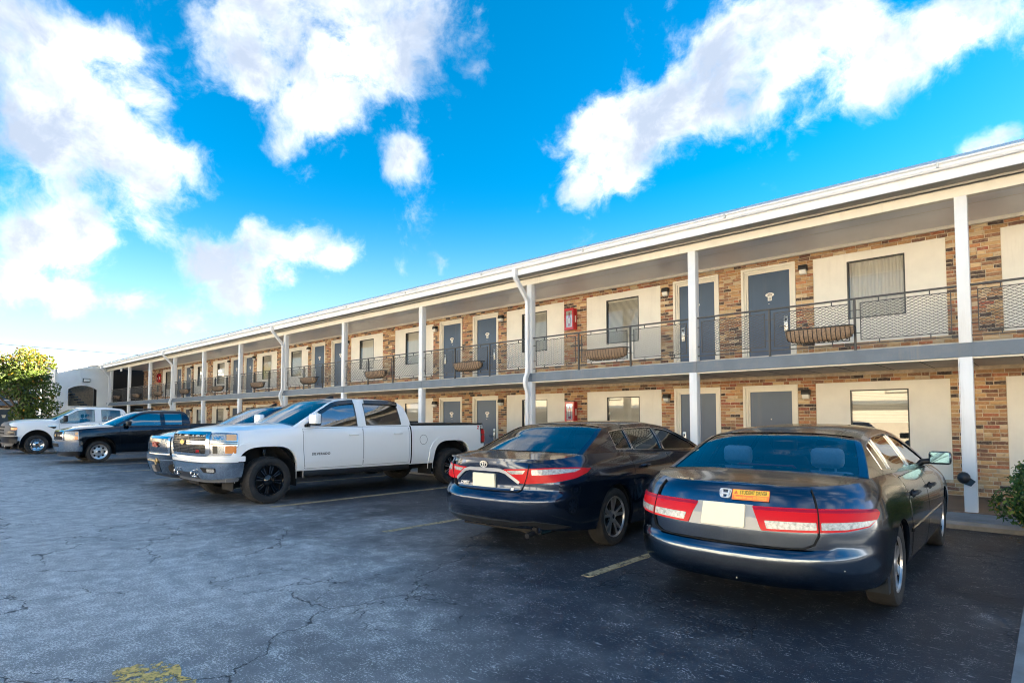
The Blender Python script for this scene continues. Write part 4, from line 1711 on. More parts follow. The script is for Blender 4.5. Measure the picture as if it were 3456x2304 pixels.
class Cabin:
    def __init__(s, body, rail, tumble, yfac, bulge, crown, nstat=60, drop=0.0):
        s.b = body
        s.k1, s.k2 = tumble
        s.yf = yfac
        # rail: points from the rear base up over the roof to the front base
        ts = [0.0]
        for i in range(1, len(rail)):
            ts.append(ts[-1] + math.hypot(rail[i][0] - rail[i - 1][0], rail[i][1] - rail[i - 1][1]))
        s.L = ts[-1]
        s.px = pchip(list(zip(ts, [p[0] for p in rail])))
        s.pz = pchip(list(zip(ts, [p[1] for p in rail])))
        s.ts = ts
        s.rail = rail
        s.x0, s.x1 = rail[0][0], rail[-1][0]
        s.st = sorted(set(lin(0, s.L, nstat)) | set(ts))
        s.bulge = pchip(list(zip(ts, bulge)))
        s.crown = pchip(list(zip(ts, crown)))

    def belt(s, x):
        return s.b.ftop(x)

    def y(s, x, z):
        zb = s.belt(x)
        yb = s.b.halfw(x, zb) * s.yf
        d = max(0.0, z - zb)
        return yb - s.k1 * d - s.k2 * d * d

    def side(s, sgn):
        return lambda x, z: Vector((x, sgn * s.y(x, z), z))

    def ztop(s, x):
        best = None
        for t in lin(0, s.L, 160):
            if best is None or abs(s.px(t) - x) < abs(s.px(best) - x) - 1e-9:
                best = t
        return s.pz(best)

    def outline(s):
        up = [(s.px(t), s.pz(t)) for t in s.st]
        lo = [(x, s.belt(x)) for x in lin(s.x1, s.x0, 30)[1:-1]]
        return up + lo

    def window(s, x0, x1, it=0.05, ib=0.025, n=26, sl0=0.0, sl1=0.0):
        """glass outline between two stations, following belt and rail; sl = slant of the ends"""
        top, bot = [], []
        for i in range(n):
            xb = x0 + (x1 - x0) * i / (n - 1)
            xt = (x0 + sl0) + (x1 + sl1 - x0 - sl0) * i / (n - 1)
            zt, zb = s.ztop(xt) - it, s.belt(xb) + ib
            if zt - zb > 0.015:
                top.append((xt, zt))
                bot.append((xb, zb))
        return rounded(top + bot[::-1], 0.012, 2)

    def cap(s, t0, t1, u0, u1, nu=19, off=0.0):
        mb = MB()
        st = [t0] + [t for t in s.st if t0 + 1e-4 < t < t1 - 1e-4] + [t1]
        vs = []
        for t in st:
            x, z = s.px(t), s.pz(t)
            y = s.y(x, z)
            for j in range(nu):
                u = u0 + (u1 - u0) * j / (nu - 1)
                h = max(0.0, 1 - abs(u) ** 3.0) ** 0.8
                vs.append((x + s.bulge(t) * (1 - u * u), -y * u, z + s.crown(t) * h + off))
        fs = []
        for i in range(len(st) - 1):
            for j in range(nu - 1):
                fs.append((i * nu + j, i * nu + j + 1, (i + 1) * nu + j + 1, (i + 1) * nu + j))
        mb.add(vs, fs)
        return mb


VM = {}
VM['tyre'] = mat('tyre_rubber', (0.018, 0.018, 0.019), 0.75, var=0.25, vscale=20, bump=0.3, bscale=60, dirt=0.35, dscale=5, dcol=(0.06, 0.055, 0.05))
VM['black'] = mat('black_trim', (0.012, 0.012, 0.014), 0.42)
VM['gloss'] = mat('gloss_black', (0.006, 0.006, 0.008), 0.12, coat=0.6)
VM['gap'] = mat('panel_gap', (0.004, 0.004, 0.005), 0.9)
VM['chrome'] = mat('chrome', (0.48, 0.485, 0.50), 0.08, 1.0)
VM['chrome_dull'] = mat('worn_chrome', (0.55, 0.57, 0.60), 0.16, 1.0, var=0.12, vscale=4)
VM['alloy'] = mat('silver_alloy', (0.62, 0.62, 0.63), 0.28, 0.9)
VM['alloy_dark'] = mat('dark_alloy', (0.05, 0.052, 0.055), 0.3, 0.6)
VM['well'] = mat('wheel_well', (0.012, 0.012, 0.014), 0.9)
VM['red'] = mat('red_lamp', (0.62, 0.004, 0.010), 0.30, spec=0.25)
VM['red_dark'] = mat('dark_red_lamp', (0.34, 0.003, 0.03), 0.3, spec=0.25)
VM['clear'] = mat('clear_lamp', (0.42, 0.42, 0.40), 0.25, 0.2, coat=0.2, var=0.45, vscale=45)
VM['amber'] = mat('amber_lamp', (0.80, 0.24, 0.02), 0.2, coat=1.0)
VM['amber_pale'] = mat('pale_amber_lamp', (0.80, 0.45, 0.20), 0.2, coat=1.0)
VM['platec'] = mat('blank_plate', (0.92, 0.84, 0.64), 0.5)
VM['white'] = mat('white_car_paint', (0.90, 0.905, 0.91), 0.30, coat=0.8)
VM['whiteold'] = mat('work_truck_white', (0.83, 0.84, 0.85), 0.32, coat=0.8)
VM['blackp'] = mat('black_car_paint', (0.022, 0.030, 0.044), 0.12, 0.8, coat=0.6)
VM['navy'] = mat('dark_navy_paint', (0.045, 0.060, 0.085), 0.12, 0.85, coat=1.0)
VM['camry'] = mat('midnight_paint', (0.022, 0.036, 0.070), 0.12, 0.8, coat=0.6)
VM['accord'] = mat('graphite_paint', (0.105, 0.128, 0.165), 0.17, 1.0, coat=0.4)
VM['maroon'] = mat('maroon_paint', (0.12, 0.012, 0.015), 0.28, coat=1.0)
VM['int'] = mat('dark_interior', (0.020, 0.021, 0.024), 0.85)
VM['seatl'] = mat('grey_seat_cloth', (0.70, 0.71, 0.73), 0.9, var=0.08, vscale=60)
VM['seatd'] = mat('dark_seat_cloth', (0.05, 0.052, 0.058), 0.9)
VM['glass'] = glass_mat('car_glass', (0.62, 0.74, 0.78), 0.10)
VM['glassr'] = glass_mat('rear_car_glass', (0.86, 0.94, 0.97), 0.07)
VM['glassd'] = glass_mat('tinted_car_glass', (0.10, 0.13, 0.15), 0.20)
VM['mirror'] = mat('mirror_glass', (0.08, 0.15, 0.20), 0.03, 1.0)
VM['mudflap'] = mat('mud_guard', (0.02, 0.026, 0.034), 0.45)
VM['badge'] = mat('bright_badge', (0.80, 0.80, 0.80), 0.35, 0.3)
VM['gold'] = mat('gold_emblem', (0.72, 0.45, 0.10), 0.3, 0.7)
VM['orange'] = mat('sticker_orange', (0.85, 0.20, 0.05), 0.5)
VM['yellow'] = mat('sticker_yellow', (0.85, 0.55, 0.06), 0.5)
VM['inkb'] = mat('black_ink', (0.01, 0.01, 0.01), 0.5)


def make_wheel(r, rim, w, style, parent, loc, sgn, steer=0.0):
    """outer face towards +y of the wheel, sgn = +1 for the car's left"""
    t = MB()
    h = w / 2
    k = (r - rim)
    prof = [(-h * .80, rim * 0.97), (-h * .98, rim + k * 0.25), (-h, rim + k * 0.55), (-h * .93, rim + k * 0.85), (-h * .78, r * 0.985), (-h * 0.5, r), (h * 0.5, r), (h * .78, r * 0.985), (h * .93, rim + k * 0.85), (h, rim + k * 0.55), (h * .98, rim + k * 0.25), (h * .80, rim * 0.97)]
    t.lathe(prof, 48)
    if style == 'offroad':
        for i in range(34):
            a0 = 2 * math.pi * i / 34
            for sy in (-1, 1):
                a1 = a0 + (0.05 if sy > 0 else 0.14)
                da = 0.115
                vs = []
                for (aa, rr_, yy) in ((a1, r * 0.995, h * 0.45), (a1 + da, r * 0.995, h * 0.45), (a1 + da, r * 0.955, h * 0.95), (a1, r * 0.955, h * 0.95),
                                     (a1, r * 1.022, h * 0.45), (a1 + da, r * 1.022, h * 0.45), (a1 + da, r * 0.975, h * 1.0), (a1, r * 0.975, h * 1.0)):
                    vs.append((rr_ * math.cos(aa), yy * sy, rr_ * math.sin(aa)))
                t.add(vs, [(4, 5, 6, 7), (0, 1, 5, 4), (1, 2, 6, 5), (2, 3, 7, 6), (3, 0, 4, 7)])
    else:
        for yy in (-h * .4, 0, h * .4):
            t.lathe([(yy - .008, r * 1.001), (yy, r * 0.985), (yy + .008, r * 1.001)], 48)
    wo = empty('wheel', loc, 0, parent)
    wo.rotation_euler = (0, 0, (0 if sgn > 0 else math.pi) + steer)
    t.obj('tyre', VM['tyre'], wo, smooth=35)
    b = MB()       # barrel and lip
    dark = 1
    b.lathe([(h * 0.80, rim * 0.99), (h * 0.88, rim * 0.985), (h * 0.86, rim * 0.94), (h * 0.70, rim * 0.92)], 40, m=0)
    b.lathe([(h * 0.70, rim * 0.92), (h * 0.1, rim * 0.86), (-h * 0.3, rim * 0.84), (-h * 0.3, 0.001)], 40, m=1)
    yo = h * 0.72
    def spoke(a, r0, r1, w0, w1, y0, y1, th=0.025, m=0, twist=0.0):
        ca, sa = math.cos(a), math.sin(a)
        a2 = a + twist
        cb, sb_ = math.cos(a2), math.sin(a2)
        vs = []
        for (rr_, ww, yy, c_, s_) in ((r0, w0, y0, ca, sa), (r1, w1, y1, cb, sb_)):
            for (q, dy) in ((-1, 0), (1, 0), (1, -th), (-1, -th)):
                vs.append((rr_ * c_ - q * ww * s_, yy + dy, rr_ * s_ + q * ww * c_))
        b.add(vs, [(0, 1, 5, 4), (1, 2, 6, 5), (2, 3, 7, 6), (3, 0, 4, 7), (4, 5, 6, 7)], m)
    if style == 'offroad':
        mats = [VM['gloss'], VM['black'], VM['chrome_dull']]
        for i in range(8):
            a = 2 * math.pi * i / 8 + 0.2
            spoke(a, rim * 0.24, rim * 0.93, rim * 0.10, rim * 0.15, yo * 0.9, yo, 0.03)
            for dd in (0.13, -0.13):
                spoke(a + dd, rim * 0.42, rim * 0.86, 0.006, 0.008, yo * 0.93, yo * 1.02, 0.01, 2)
        b.lathe([(yo * 0.9, rim * 0.34), (yo * 1.05, rim * 0.28), (yo * 1.15, rim * 0.2), (yo * 1.25, rim * 0.14), (yo * 1.25, 0.001)], 20, m=0)
        for i in range(20):
            a = 2 * math.pi * i / 20
            b.lathe([(h * 0.86, 0.008), (h * 0.93, 0.006), (h * 0.93, 0.0005)], 6, m=2, cx=rim * 0.96 * math.cos(a), cz=rim * 0.96 * math.sin(a)) if i % 5 < 2 else None
    elif style == 'steel8':
        mats = [VM['alloy'], VM['gap'], VM['chrome']]
        b.lathe([(h * 0.74, rim * 0.93), (h * 0.60, rim * 0.80), (h * 0.55, rim * 0.60), (h * 0.62, rim * 0.42), (h * 0.55, rim * 0.36), (h * 0.75, rim * 0.28), (h * 0.80, rim * 0.20), (h * 0.80, 0.001)], 40, m=0)
        for i in range(8):
            a = 2 * math.pi * i / 8
            n = 12
            vs = [(rim * 0.68 * math.cos(a) + 0.095 * rim / .2 * 0.30 * math.cos(q * 2 * math.pi / n), h * 0.60, rim * 0.68 * math.sin(a) + 0.095 * rim / .2 * 0.30 * math.sin(q * 2 * math.pi / n)) for q in range(n)]
            b.add(vs, [tuple(range(n))], 1)
        b.lathe([(h * 0.80, rim * 0.19), (h * 0.9, rim * 0.17), (h * 0.92, 0.001)], 16, m=2)
    elif style == 'steel_cap':
        mats = [VM['chrome_dull'], VM['gap'], VM['black']]
        b.lathe([(h * 0.74, rim * 0.93), (h * 0.62, rim * 0.85), (h * 0.75, rim * 0.76), (h * 0.55, rim * 0.55), (h * 0.60, rim * 0.45), (h * 0.85, rim * 0.36), (h * 0.95, rim * 0.25), (h * 0.98, 0.001)], 40, m=0)
        for i in range(8):
            a = 2 * math.pi * i / 8
            spoke(a, rim * 0.56, rim * 0.70, 0.022, 0.028, h * 0.62, h * 0.72, 0.01, 1)
        b.lathe([(h * 0.99, rim * 0.2), (h * 0.992, 0.001)], 16, m=2)
    elif style == 'twin5':
        mats = [VM['alloy'], VM['gap'], VM['alloy_dark']]
        for i in range(5):
            a = 2 * math.pi * i / 5 + 0.35
            for dd, tw in ((0.13, 0.09), (-0.13, -0.09)):
                spoke(a + dd, rim * 0.2, rim * 0.93, rim * 0.07, rim * 0.055, yo * 0.80, yo, 0.03, 0, tw)
                spoke(a + dd * 2.1, rim * 0.24, rim * 0.92, rim * 0.02, rim * 0.035, yo * 0.72, yo * 0.93, 0.02, 2, tw)
        b.lathe([(yo * 0.80, rim * 0.28), (yo * 0.92, rim * 0.2), (yo * 0.95, 0.001)], 20, m=0)
        b.lathe([(yo * 0.96, rim * 0.11), (yo * 0.97, 0.001)], 14, m=2)
    else:       # seven broad spokes
        mats = [VM['alloy'], VM['gap'], VM['alloy_dark']]
        for i in range(7):
            a = 2 * math.pi * i / 7
            spoke(a, rim * 0.2, rim * 0.93, rim * 0.13, rim * 0.17, yo * 0.95, yo * 0.95, 0.03)
        b.lathe([(yo * 0.9, rim * 0.3), (yo * 1.05, rim * 0.22), (yo * 1.08, 0.001)], 20, m=0)
    b.obj('rim', mats, wo, smooth=40)
    return wo


def well(mb, x, z, rx, rz, y0, y1, side):
    """dark liner behind a wheel opening"""
    n = 20
    for sg in (side,):
        vs = []
        for i in range(n + 1):
            a = math.pi * i / n
            px, pz = x + rx * math.cos(a), z + rz * math.sin(a)
            vs += [(px, sg * y0, pz), (px, sg * y1, pz)]
        vs += [(x + rx, sg * y0, 0.25), (x + rx, sg * y1, 0.25), (x - rx, sg * y0, 0.25), (x - rx, sg * y1, 0.25)]
        fs = [(2 * i, 2 * i + 1, 2 * i + 3, 2 * i + 2) for i in range(n)]
        o = 2 * (n + 1)
        fs += [(0, 1, o + 1, o), (2 * n, 2 * n + 1, o + 3, o + 2)]
        mb.add(vs, fs)
        cap = [(x + rx * math.cos(math.pi * i / n), sg * y1, z + rz * math.sin(math.pi * i / n)) for i in range(n + 1)] + [(x - rx, sg * y1, 0.25), (x + rx, sg * y1, 0.25)]
        mb.add(cap, [tuple(range(len(cap)))])


def seat(parent, x, y, z, w, h, m, head=True, hm=None):
    b = MB()
    b.cbox(x - 0.07, x + 0.06, y - w / 2, y + w / 2, z - 0.25, z + h, 0.05)
    s_ = b.obj('seat', m, parent, smooth=60)
    if head:
        c = MB()
        c.cbox(x - 0.06, x + 0.05, y - 0.13, y + 0.13, z + h + 0.03, z + h + 0.20, 0.045)
        c.tube([(x, y - 0.06, z + h - 0.02), (x, y - 0.06, z + h + 0.06)], 0.008, 6)
        c.tube([(x, y + 0.06, z + h - 0.02), (x, y + 0.06, z + h + 0.06)], 0.008, 6)
        c.obj('headrest', hm or m, s_, smooth=60)


def side_glass_and_frame(car, cab, wins, paint, glass, trim=None, res=0.07):
    for sg in (1, -1):
        f = cab.side(sg)
        mb = MB()
        patch(mb, f, cab.outline(), 0.0, holes=[w[0] for w in wins], res=res, skirt=0.02)
        mb.obj('pillar_frame', paint, car, smooth=45, fix=False)
        for (poly, nm) in wins:
            g = MB()
            patch(g, f, poly, -0.008, res=0.09, skirt=0.002)
            g.obj('window', glass, car, smooth=60, fix=False)
            if trim:
                t_ = MB()
                strip(t_, f, list(poly) + [poly[0]], 0.010, 0.003, res=0.08)
                t_.obj('window_trim', trim, car, smooth=40, fix=False)


def door_panels(car, body, cab, doors, paint, names='door', handle=None, hz=0.0):
    """doors: list of (x0, x1, z0) lower outlines on the body side"""
    for sg in (1, -1):
        f = body.side(sg)
        for (poly, hx, hzz) in doors:
            gp = MB()
            strip(gp, f, list(poly) + [poly[0]], 0.011, 0.0015, res=0.05)
            d = MB()
            patch(d, f, poly, 0.0030, res=0.06, skirt=0.006)
            do = d.obj('door', paint, car, smooth=45, fix=False)
            gp.obj('door_gap', VM['gap'], do, fix=False)
            if hx is not None:
                h = MB()
                p = f(hx, hzz)
                n = surf_normal(f, hx, hzz)
                n = n if n.y * sg > 0 else -n
                pts = [p + n * 0.004 + Vector((-0.10, 0, 0)), p + n * 0.035 + Vector((-0.07, 0, 0.002)), p + n * 0.038 + Vector((0.07, 0, 0.004)), p + n * 0.004 + Vector((0.10, 0, 0.004))]
                h.tube(pts, [0.014, 0.016, 0.016, 0.014], 8)
                h.obj('handle', handle or paint, do, smooth=60, fix=False)
                bz = MB()
                patch(bz, f, rounded([(hx - 0.085, hzz - 0.03), (hx + 0.085, hzz - 0.03), (hx + 0.085, hzz + 0.03), (hx - 0.085, hzz + 0.03)], 0.02), 0.0045, res=0.06)
                bz.obj('handle_recess', VM['gap'] if handle is VM['black'] else paint, do, fix=False)


def wing_mirror(car, sg, p, paint, w=0.20, h=0.13, base=VM['black']):
    """p = root on the door; housing sits outboard"""
    b = MB()
    y0 = abs(p[1])
    o = empty('wing_mirror', (p[0], sg * y0, p[2]), 0, car)
    b.cbox(-0.06, 0.07, min(sg * 0.07, sg * (0.07 + w)), max(sg * 0.07, sg * (0.07 + w)), -h * 0.35, h * 0.65, 0.03)
    b.obj('housing', paint, o, smooth=60)
    a = MB()
    a.tube([(0.02, -sg * 0.05, -h * 0.35), (0.02, sg * 0.10, -h * 0.15)], 0.03, 8)
    a.cbox(-0.058, 0.068, min(sg * 0.075, sg * (0.065 + w)), max(sg * 0.075, sg * (0.065 + w)), -h * 0.42, -h * 0.12, 0.02)
    a.obj('arm', base, o, smooth=60, fix=False)
    g = MB()
    g.box(-0.064, -0.0605, min(sg * 0.085, sg * (0.055 + w)), max(sg * 0.085, sg * (0.055 + w)), -h * 0.27, h * 0.57)
    g.obj('mirror_glass', VM['mirror'], o, fix=False)


def finish_body(car, body, paint, wells, zund):
    sk = body.skin()
    sk.obj('body', paint, car, smooth=40, fix=False)
    for (xc, zc, rx, rz, ne) in body.arches:
        for sg in (1, -1):
            w = MB()
            well(w, xc, zc, rx * 1.03, rz * 1.03, body.W * 0.945, body.W * 0.50, sg)
            w.obj('wheel_well', VM['well'], car, smooth=60, fix=False)
    u = MB()
    u.box(body.xr + 0.35, body.xf - 0.35, -body.W * 0.60, body.W * 0.60, zund, zund + 0.06)
    u.obj('underbody', VM['well'], car, fix=False)
def sedan(spec, name, label, loc, rz):
    """four-door saloon; returns the car, its body and cabin"""
    car = empty(name, loc, rz)
    tag(car, label, 'car', 'saloon cars in the bays')
    P_ = spec['paint']
    B = Body(**spec['body'])
    C_ = Cabin(B, spec['rail'], spec['tumble'], spec['yfac'], spec['bulge'], spec['crown'])
    finish_body(car, B, P_, None, spec['zund'])
    c0, c1, a1 = C_.ts[0], C_.ts[spec['ic']], C_.ts[spec['ia']]
    xb, xa = spec['xdeck'], spec['xcowl']
    B.deck(B.xr - 0.1, xb, spec['deck_crown']).obj('trunk_lid', P_, car, smooth=40, fix=False)
    B.deck(xa, B.xf + 0.1, spec['hood_crown']).obj('hood', P_, car, smooth=40, fix=False)
    B.deck(xb, xa, [(xb, 0.0), (xa, 0.0)], drop=0.012).obj('cabin_shelf', VM['int'], car, fix=False)
    ug = 0.925
    roof = C_.cap(c1, a1, -1, 1)
    for sg in (1, -1):
        for (q0, q1) in ((c0, c1), (a1, C_.L)):
            k = C_.cap(q0, q1, sg * ug, sg * 1.0, 4)
            roof.add(k.v, k.f if sg > 0 else k.f)
    roof.obj('roof', P_, car, smooth=40)
    C_.cap(c0 + 0.0, c1, -ug, ug, 17, off=-0.006).obj('rear_window', spec.get('rglass', VM['glass']), car, smooth=60, fix=False)
    C_.cap(a1, C_.L, -ug, ug, 17, off=-0.006).obj('windshield', VM['glass'], car, smooth=60, fix=False)
    wins = [(C_.window(*w[:2], **w[2]), 'window') for w in spec['wins']]
    side_glass_and_frame(car, C_, wins, P_, VM['glass'], spec.get('trim'))
    door_panels(car, B, C_, spec['doors'], P_, handle=spec.get('handle'))
    for (x, sg, st) in ((spec['xa'][0], 1, 0), (spec['xa'][0], -1, 0), (spec['xa'][1], 1, 0), (spec['xa'][1], -1, 0)):
        w = spec['wheel']
        make_wheel(w[0], w[1], w[2], w[3], car, (x, sg * (B.W - w[2] / 2 - 0.035), w[0]), sg)
    for sg in (1, -1):
        xm, zm = spec['mirror']
        wing_mirror(car, sg, (xm, C_.y(xm, zm) + 0.01, zm), P_, 0.20, 0.13)
    return car, B, C_


def mirror_poly(p):
    return [(-a, b) for a, b in p][::-1]


# ---- graphite saloon with the student-driver sticker
spec = dict(
    rglass=VM['glassr'], paint=VM['accord'], zund=0.24, xdeck=-1.76, xcowl=1.28, ic=2, ia=5, xa=(1.455, -1.455),
    body=dict(W=0.945, zref=0.75, nr=2.5, Lr=0.85, nf=2.6, Lf=0.85,
              rear=[(0.25, -2.52), (0.30, -2.63), (0.38, -2.68), (0.48, -2.685), (0.525, -2.665), (0.545, -2.625), (0.65, -2.625), (0.84, -2.575), (0.92, -2.535), (0.97, -2.465)],
              front=[(0.2, 2.36), (0.35, 2.47), (0.5, 2.48), (0.62, 2.44), (0.70, 2.36)],
              section=[(0, 0.94), (0.08, 0.965), (0.3, 0.99), (0.5, 1.0), (0.68, 0.99), (0.82, 0.965), (0.92, 0.925), (1, 0.865)],
              barrel=[(-2.6, 0.965), (-1.9, 0.985), (-0.8, 1.0), (0.8, 1.0), (1.8, 0.985), (2.48, 0.95)],
              top=[(-2.6, 0.955), (-2.3, 0.972), (-1.8, 0.992), (-1.2, 0.985), (-0.3, 0.955), (0.8, 0.93), (1.3, 0.92), (1.8, 0.86), (2.2, 0.76), (2.48, 0.68)],
              bottom=[(-2.6, 0.265), (-2.0, 0.255), (-1.2, 0.22), (1.2, 0.22), (2.0, 0.22), (2.48, 0.24)],
              arches=[(-1.455, 0.30, 0.355, 0.365, 2.0), (1.455, 0.30, 0.355, 0.375, 2.0)]),
    rail=[(-1.86, 0.995), (-1.56, 1.140), (-1.27, 1.268), (-0.8, 1.318), (-0.2, 1.335), (0.3, 1.30), (0.75, 1.175), (1.1, 1.04), (1.38, 0.92)],
    tumble=(0.50, 0.35), yfac=0.985, bulge=[-0.13, -0.10, -0.06, -0.02, 0, 0.03, 0.08, 0.13, 0.17], crown=[0.025, 0.035, 0.045, 0.05, 0.05, 0.05, 0.05, 0.045, 0.04],
    deck_crown=[(-2.6, 0.010), (-2.3, 0.030), (-1.76, 0.045)], hood_crown=[(1.28, 0.07), (2.0, 0.07), (2.48, 0.02)],
    wins=[(-0.93, -0.03, dict(it=0.045, ib=0.03)), (0.05, 1.16, dict(it=0.045, ib=0.03)), (-1.30, -0.98, dict(it=0.05, ib=0.03))],
    doors=[([(-1.03, 0.62), (-0.92, 0.30), (0.0, 0.27), (0.0, 0.935), (-1.02, 0.945)], -0.80, 0.80), ([(0.02, 0.27), (1.03, 0.30), (1.08, 0.60), (1.05, 0.91), (0.02, 0.935)], 0.26, 0.78)],
    trim=VM['chrome_dull'], handle=VM['black'], wheel=(0.315, 0.215, 0.20, 'seven'), mirror=(0.98, 1.0))
accord, B, C_ = sedan(spec, 'parked_car', 'graphite grey saloon with a student driver sticker and blank plate, parked nose in', (-1.85, 6.82, 0), R(90 + 1.2))
rf = B.end('r')
lampR = [(0.20, 0.816), (0.62, 0.819), (0.85, 0.819), (1.09, 0.809), (1.12, 0.784), (1.08, 0.749), (0.98, 0.699), (0.80, 0.674), (0.62, 0.666), (0.265, 0.659)]
for sg in (1, -1):
    mp = (lambda p: p) if sg > 0 else mirror_poly
    lo = MB()
    patch(lo, rf, mp(rounded(lampR, 0.012, 2)), 0.010, res=0.05)
    lob = lo.obj('tail_light', VM['red'], accord, smooth=45, fix=False)
    lt = MB()
    patch(lt, rf, mp([(0.205, 0.812), (1.08, 0.810), (1.10, 0.792), (0.215, 0.792)]), 0.013, res=0.06)
    lt.obj('upper_band', VM['red_dark'], lob, smooth=45, fix=False)
    lc_ = MB()
    patch(lc_, rf, mp(rounded([(0.285, 0.726), (0.605, 0.729), (0.605, 0.681), (0.30, 0.674)], 0.006)), 0.013, res=0.05)
    patch(lc_, rf, mp(rounded([(0.635, 0.729), (1.055, 0.741), (0.97, 0.706), (0.80, 0.687), (0.635, 0.682)], 0.006)), 0.013, res=0.05)
    lc_.obj('clear_lens', VM['clear'], lob, smooth=45, fix=False)
    gp = MB()
    strip(gp, rf, [(sg * 0.62, 0.935), (sg * 0.62, 0.644), (sg * 0.59, 0.584), (sg * 0.53, 0.556), (sg * 0.40, 0.546), (0, 0.542)], 0.007, 0.0145)
    gp.obj('trunk_gap', VM['gap'], accord, fix=False)
g_ = MB()
patch(g_, rf, [(-0.205, 0.822), (0.205, 0.822), (0.26, 0.656), (-0.26, 0.656)], 0.006, res=0.06)
g_.obj('plate_garnish', mat('grey_garnish', (0.36, 0.36, 0.35), 0.4, 0.2), accord, fix=False)
g_ = MB()
patch(g_, rf, rounded([(-0.155, 0.819), (0.155, 0.819), (0.155, 0.666), (-0.155, 0.666)], 0.012), 0.022, res=0.08)
g_.obj('number_plate', VM['platec'], accord, fix=False)
# emblem
em = MB()
def ring(mb, poly, t, y0, y1, m=0):
    n = len(poly)
    cx_ = sum(p[0] for p in poly) / n
    cz_ = sum(p[1] for p in poly) / n
    inn = []
    for p in poly:
        d = Vector((p[0] - cx_, p[1] - cz_))
        k = max(0.0, (d.length - t) / max(1e-6, d.length))
        inn.append((cx_ + d.x * k, cz_ + d.y * k))
    vs = [(p[0], p[1], y1) for p in poly] + [(p[0], p[1], y1) for p in inn] + [(p[0], p[1], y0) for p in poly] + [(p[0], p[1], y0) for p in inn]
    fs = []
    for i in range(n):
        j = (i + 1) % n
        fs += [(i, j, n + j, n + i), (i, 2 * n + i, 2 * n + j, j), (n + i, n + j, 3 * n + j, 3 * n + i)]
    mb.add(vs, fs, m)
ring(em, rounded([(-0.048, 0.034), (0.048, 0.034), (0.036, -0.036), (-0.036, -0.036)], 0.02, 4), 0.007, 0, 0.008)
for sx in (1, -1):
    em.prism([(sx * 0.034, 0.026), (sx * 0.020, 0.026), (sx * 0.012, -0.028), (sx * 0.026, -0.028)], 2, 0, 0.009)
em.prism([(-0.016, -0.010), (0.016, -0.010), (0.014, 0.002), (-0.014, 0.002)], 2, 0, 0.0085)
on_surface(em.obj('emblem', VM['badge'], accord), rf, 0.0, 0.888, 0.002)
# bumper sticker
sk = MB()
sk.prism(rounded([(-0.128, -0.040), (0.128, -0.040), (0.128, 0.040), (-0.128, 0.040)], 0.006), 2, 0, 0.0008, 0)
sko = on_surface(sk.obj('bumper_sticker', VM['orange'], accord), rf, 0.188, 0.885, 0.0035)
sy = MB()
sy.prism(rounded([(-0.122, -0.002), (0.122, -0.002), (0.122, 0.036), (-0.122, 0.036)], 0.005), 2, 0.001, 0.0014)
sy.obj('sticker_band', VM['yellow'], sko)
tr_ = MB()
tr_.prism([(-0.119, 0.003), (-0.085, 0.003), (-0.102, 0.032)], 2, 0.0016, 0.0019)
tr_.obj('warning_triangle', VM['orange'], sko)
put_text('!', 0.024, (-0.102, 0.014, 0.0021), (0, 0, 0), VM['inkb'], sko, 'lettering', 0.0002, 0.0006)
put_text('STUDENT DRIVER', 0.040, (0.019, 0.0165, 0.0017), (0, 0, 0), VM['inkb'], sko, 'lettering', 0.0002, 0.0008, sx=0.585)
put_text('Thanks for your PATIENCE!', 0.030, (0.0, -0.021, 0.0012), (0, 0, 0), VM['yellow'], sko, 'lettering', 0.0002, 0.0006, sx=0.66)
# mud guards, cabin furniture
for sg in (1, -1):
    MB().prism([(-1.81, 0.40), (-1.77, 0.36), (-1.78, 0.17), (-1.84, 0.17), (-1.88, 0.30)], 1, sg * 0.76, sg * 0.895).obj('mud_guard', VM['mudflap'], accord)
for sg in (1, -1):
    seat(accord, -1.28, sg * 0.38, 0.98, 0.44, 0.005, VM['seatl'], True, VM['seatl'])
    seat(accord, 0.10, sg * 0.37, 0.94, 0.46, 0.10, VM['seatd'], True, VM['seatd'])
MB().tube([(-1.62, 0.28, 1.0), (-1.60, 0.25, 1.035), (-1.60, -0.20, 1.035), (-1.62, -0.23, 1.0)], 0.014, 6).obj('brake_light', VM['red_dark'], accord, smooth=60, fix=False)
MB().cbox(0.42, 0.46, -0.12, 0.12, 1.20, 1.26, 0.015).obj('inside_mirror', VM['black'], accord, smooth=60)
st_ = MB()
for i in range(20):
    a, b_ = 2 * math.pi * i / 20, 2 * math.pi * (i + 1) / 20
    st_.tube([(0.72, 0.37 + 0.17 * math.cos(a), 0.98 + 0.17 * math.sin(a)), (0.72, 0.37 + 0.17 * math.cos(b_), 0.98 + 0.17 * math.sin(b_))], 0.014, 5, cap=False)
st_.obj('steering_wheel', VM['black'], accord, smooth=60, fix=False)
for sg in (1, -1):
    mo = MB()
    strip(mo, B.side(sg), [(-1.0, 0.52), (1.02, 0.52)], 0.03, 0.010)
    mo.obj('side_moulding', VM['accord'], accord, smooth=40, fix=False)
# scratches of bare primer on the trunk edge
sc_ = MB()
rs = random.Random(2)
for i in range(5):
    q = -0.55 + i * 0.04 + rs.uniform(-0.02, 0.02)
    strip(sc_, rf, [(q, 0.966 + rs.uniform(-0.004, 0.004)), (q + rs.uniform(0.02, 0.05), 0.966 + rs.uniform(-0.004, 0.004))], 0.003, 0.0015)
for (q, z) in ((0.80, 0.42), (0.30, 0.86), (-0.78, 0.55), (-0.62, 0.50), (0.1, 0.31)):
    strip(sc_, rf, [(q, z), (q + 0.007, z)], 0.006, 0.002)
sc_.obj('paint_chip', VM['platec'], accord, fix=False)

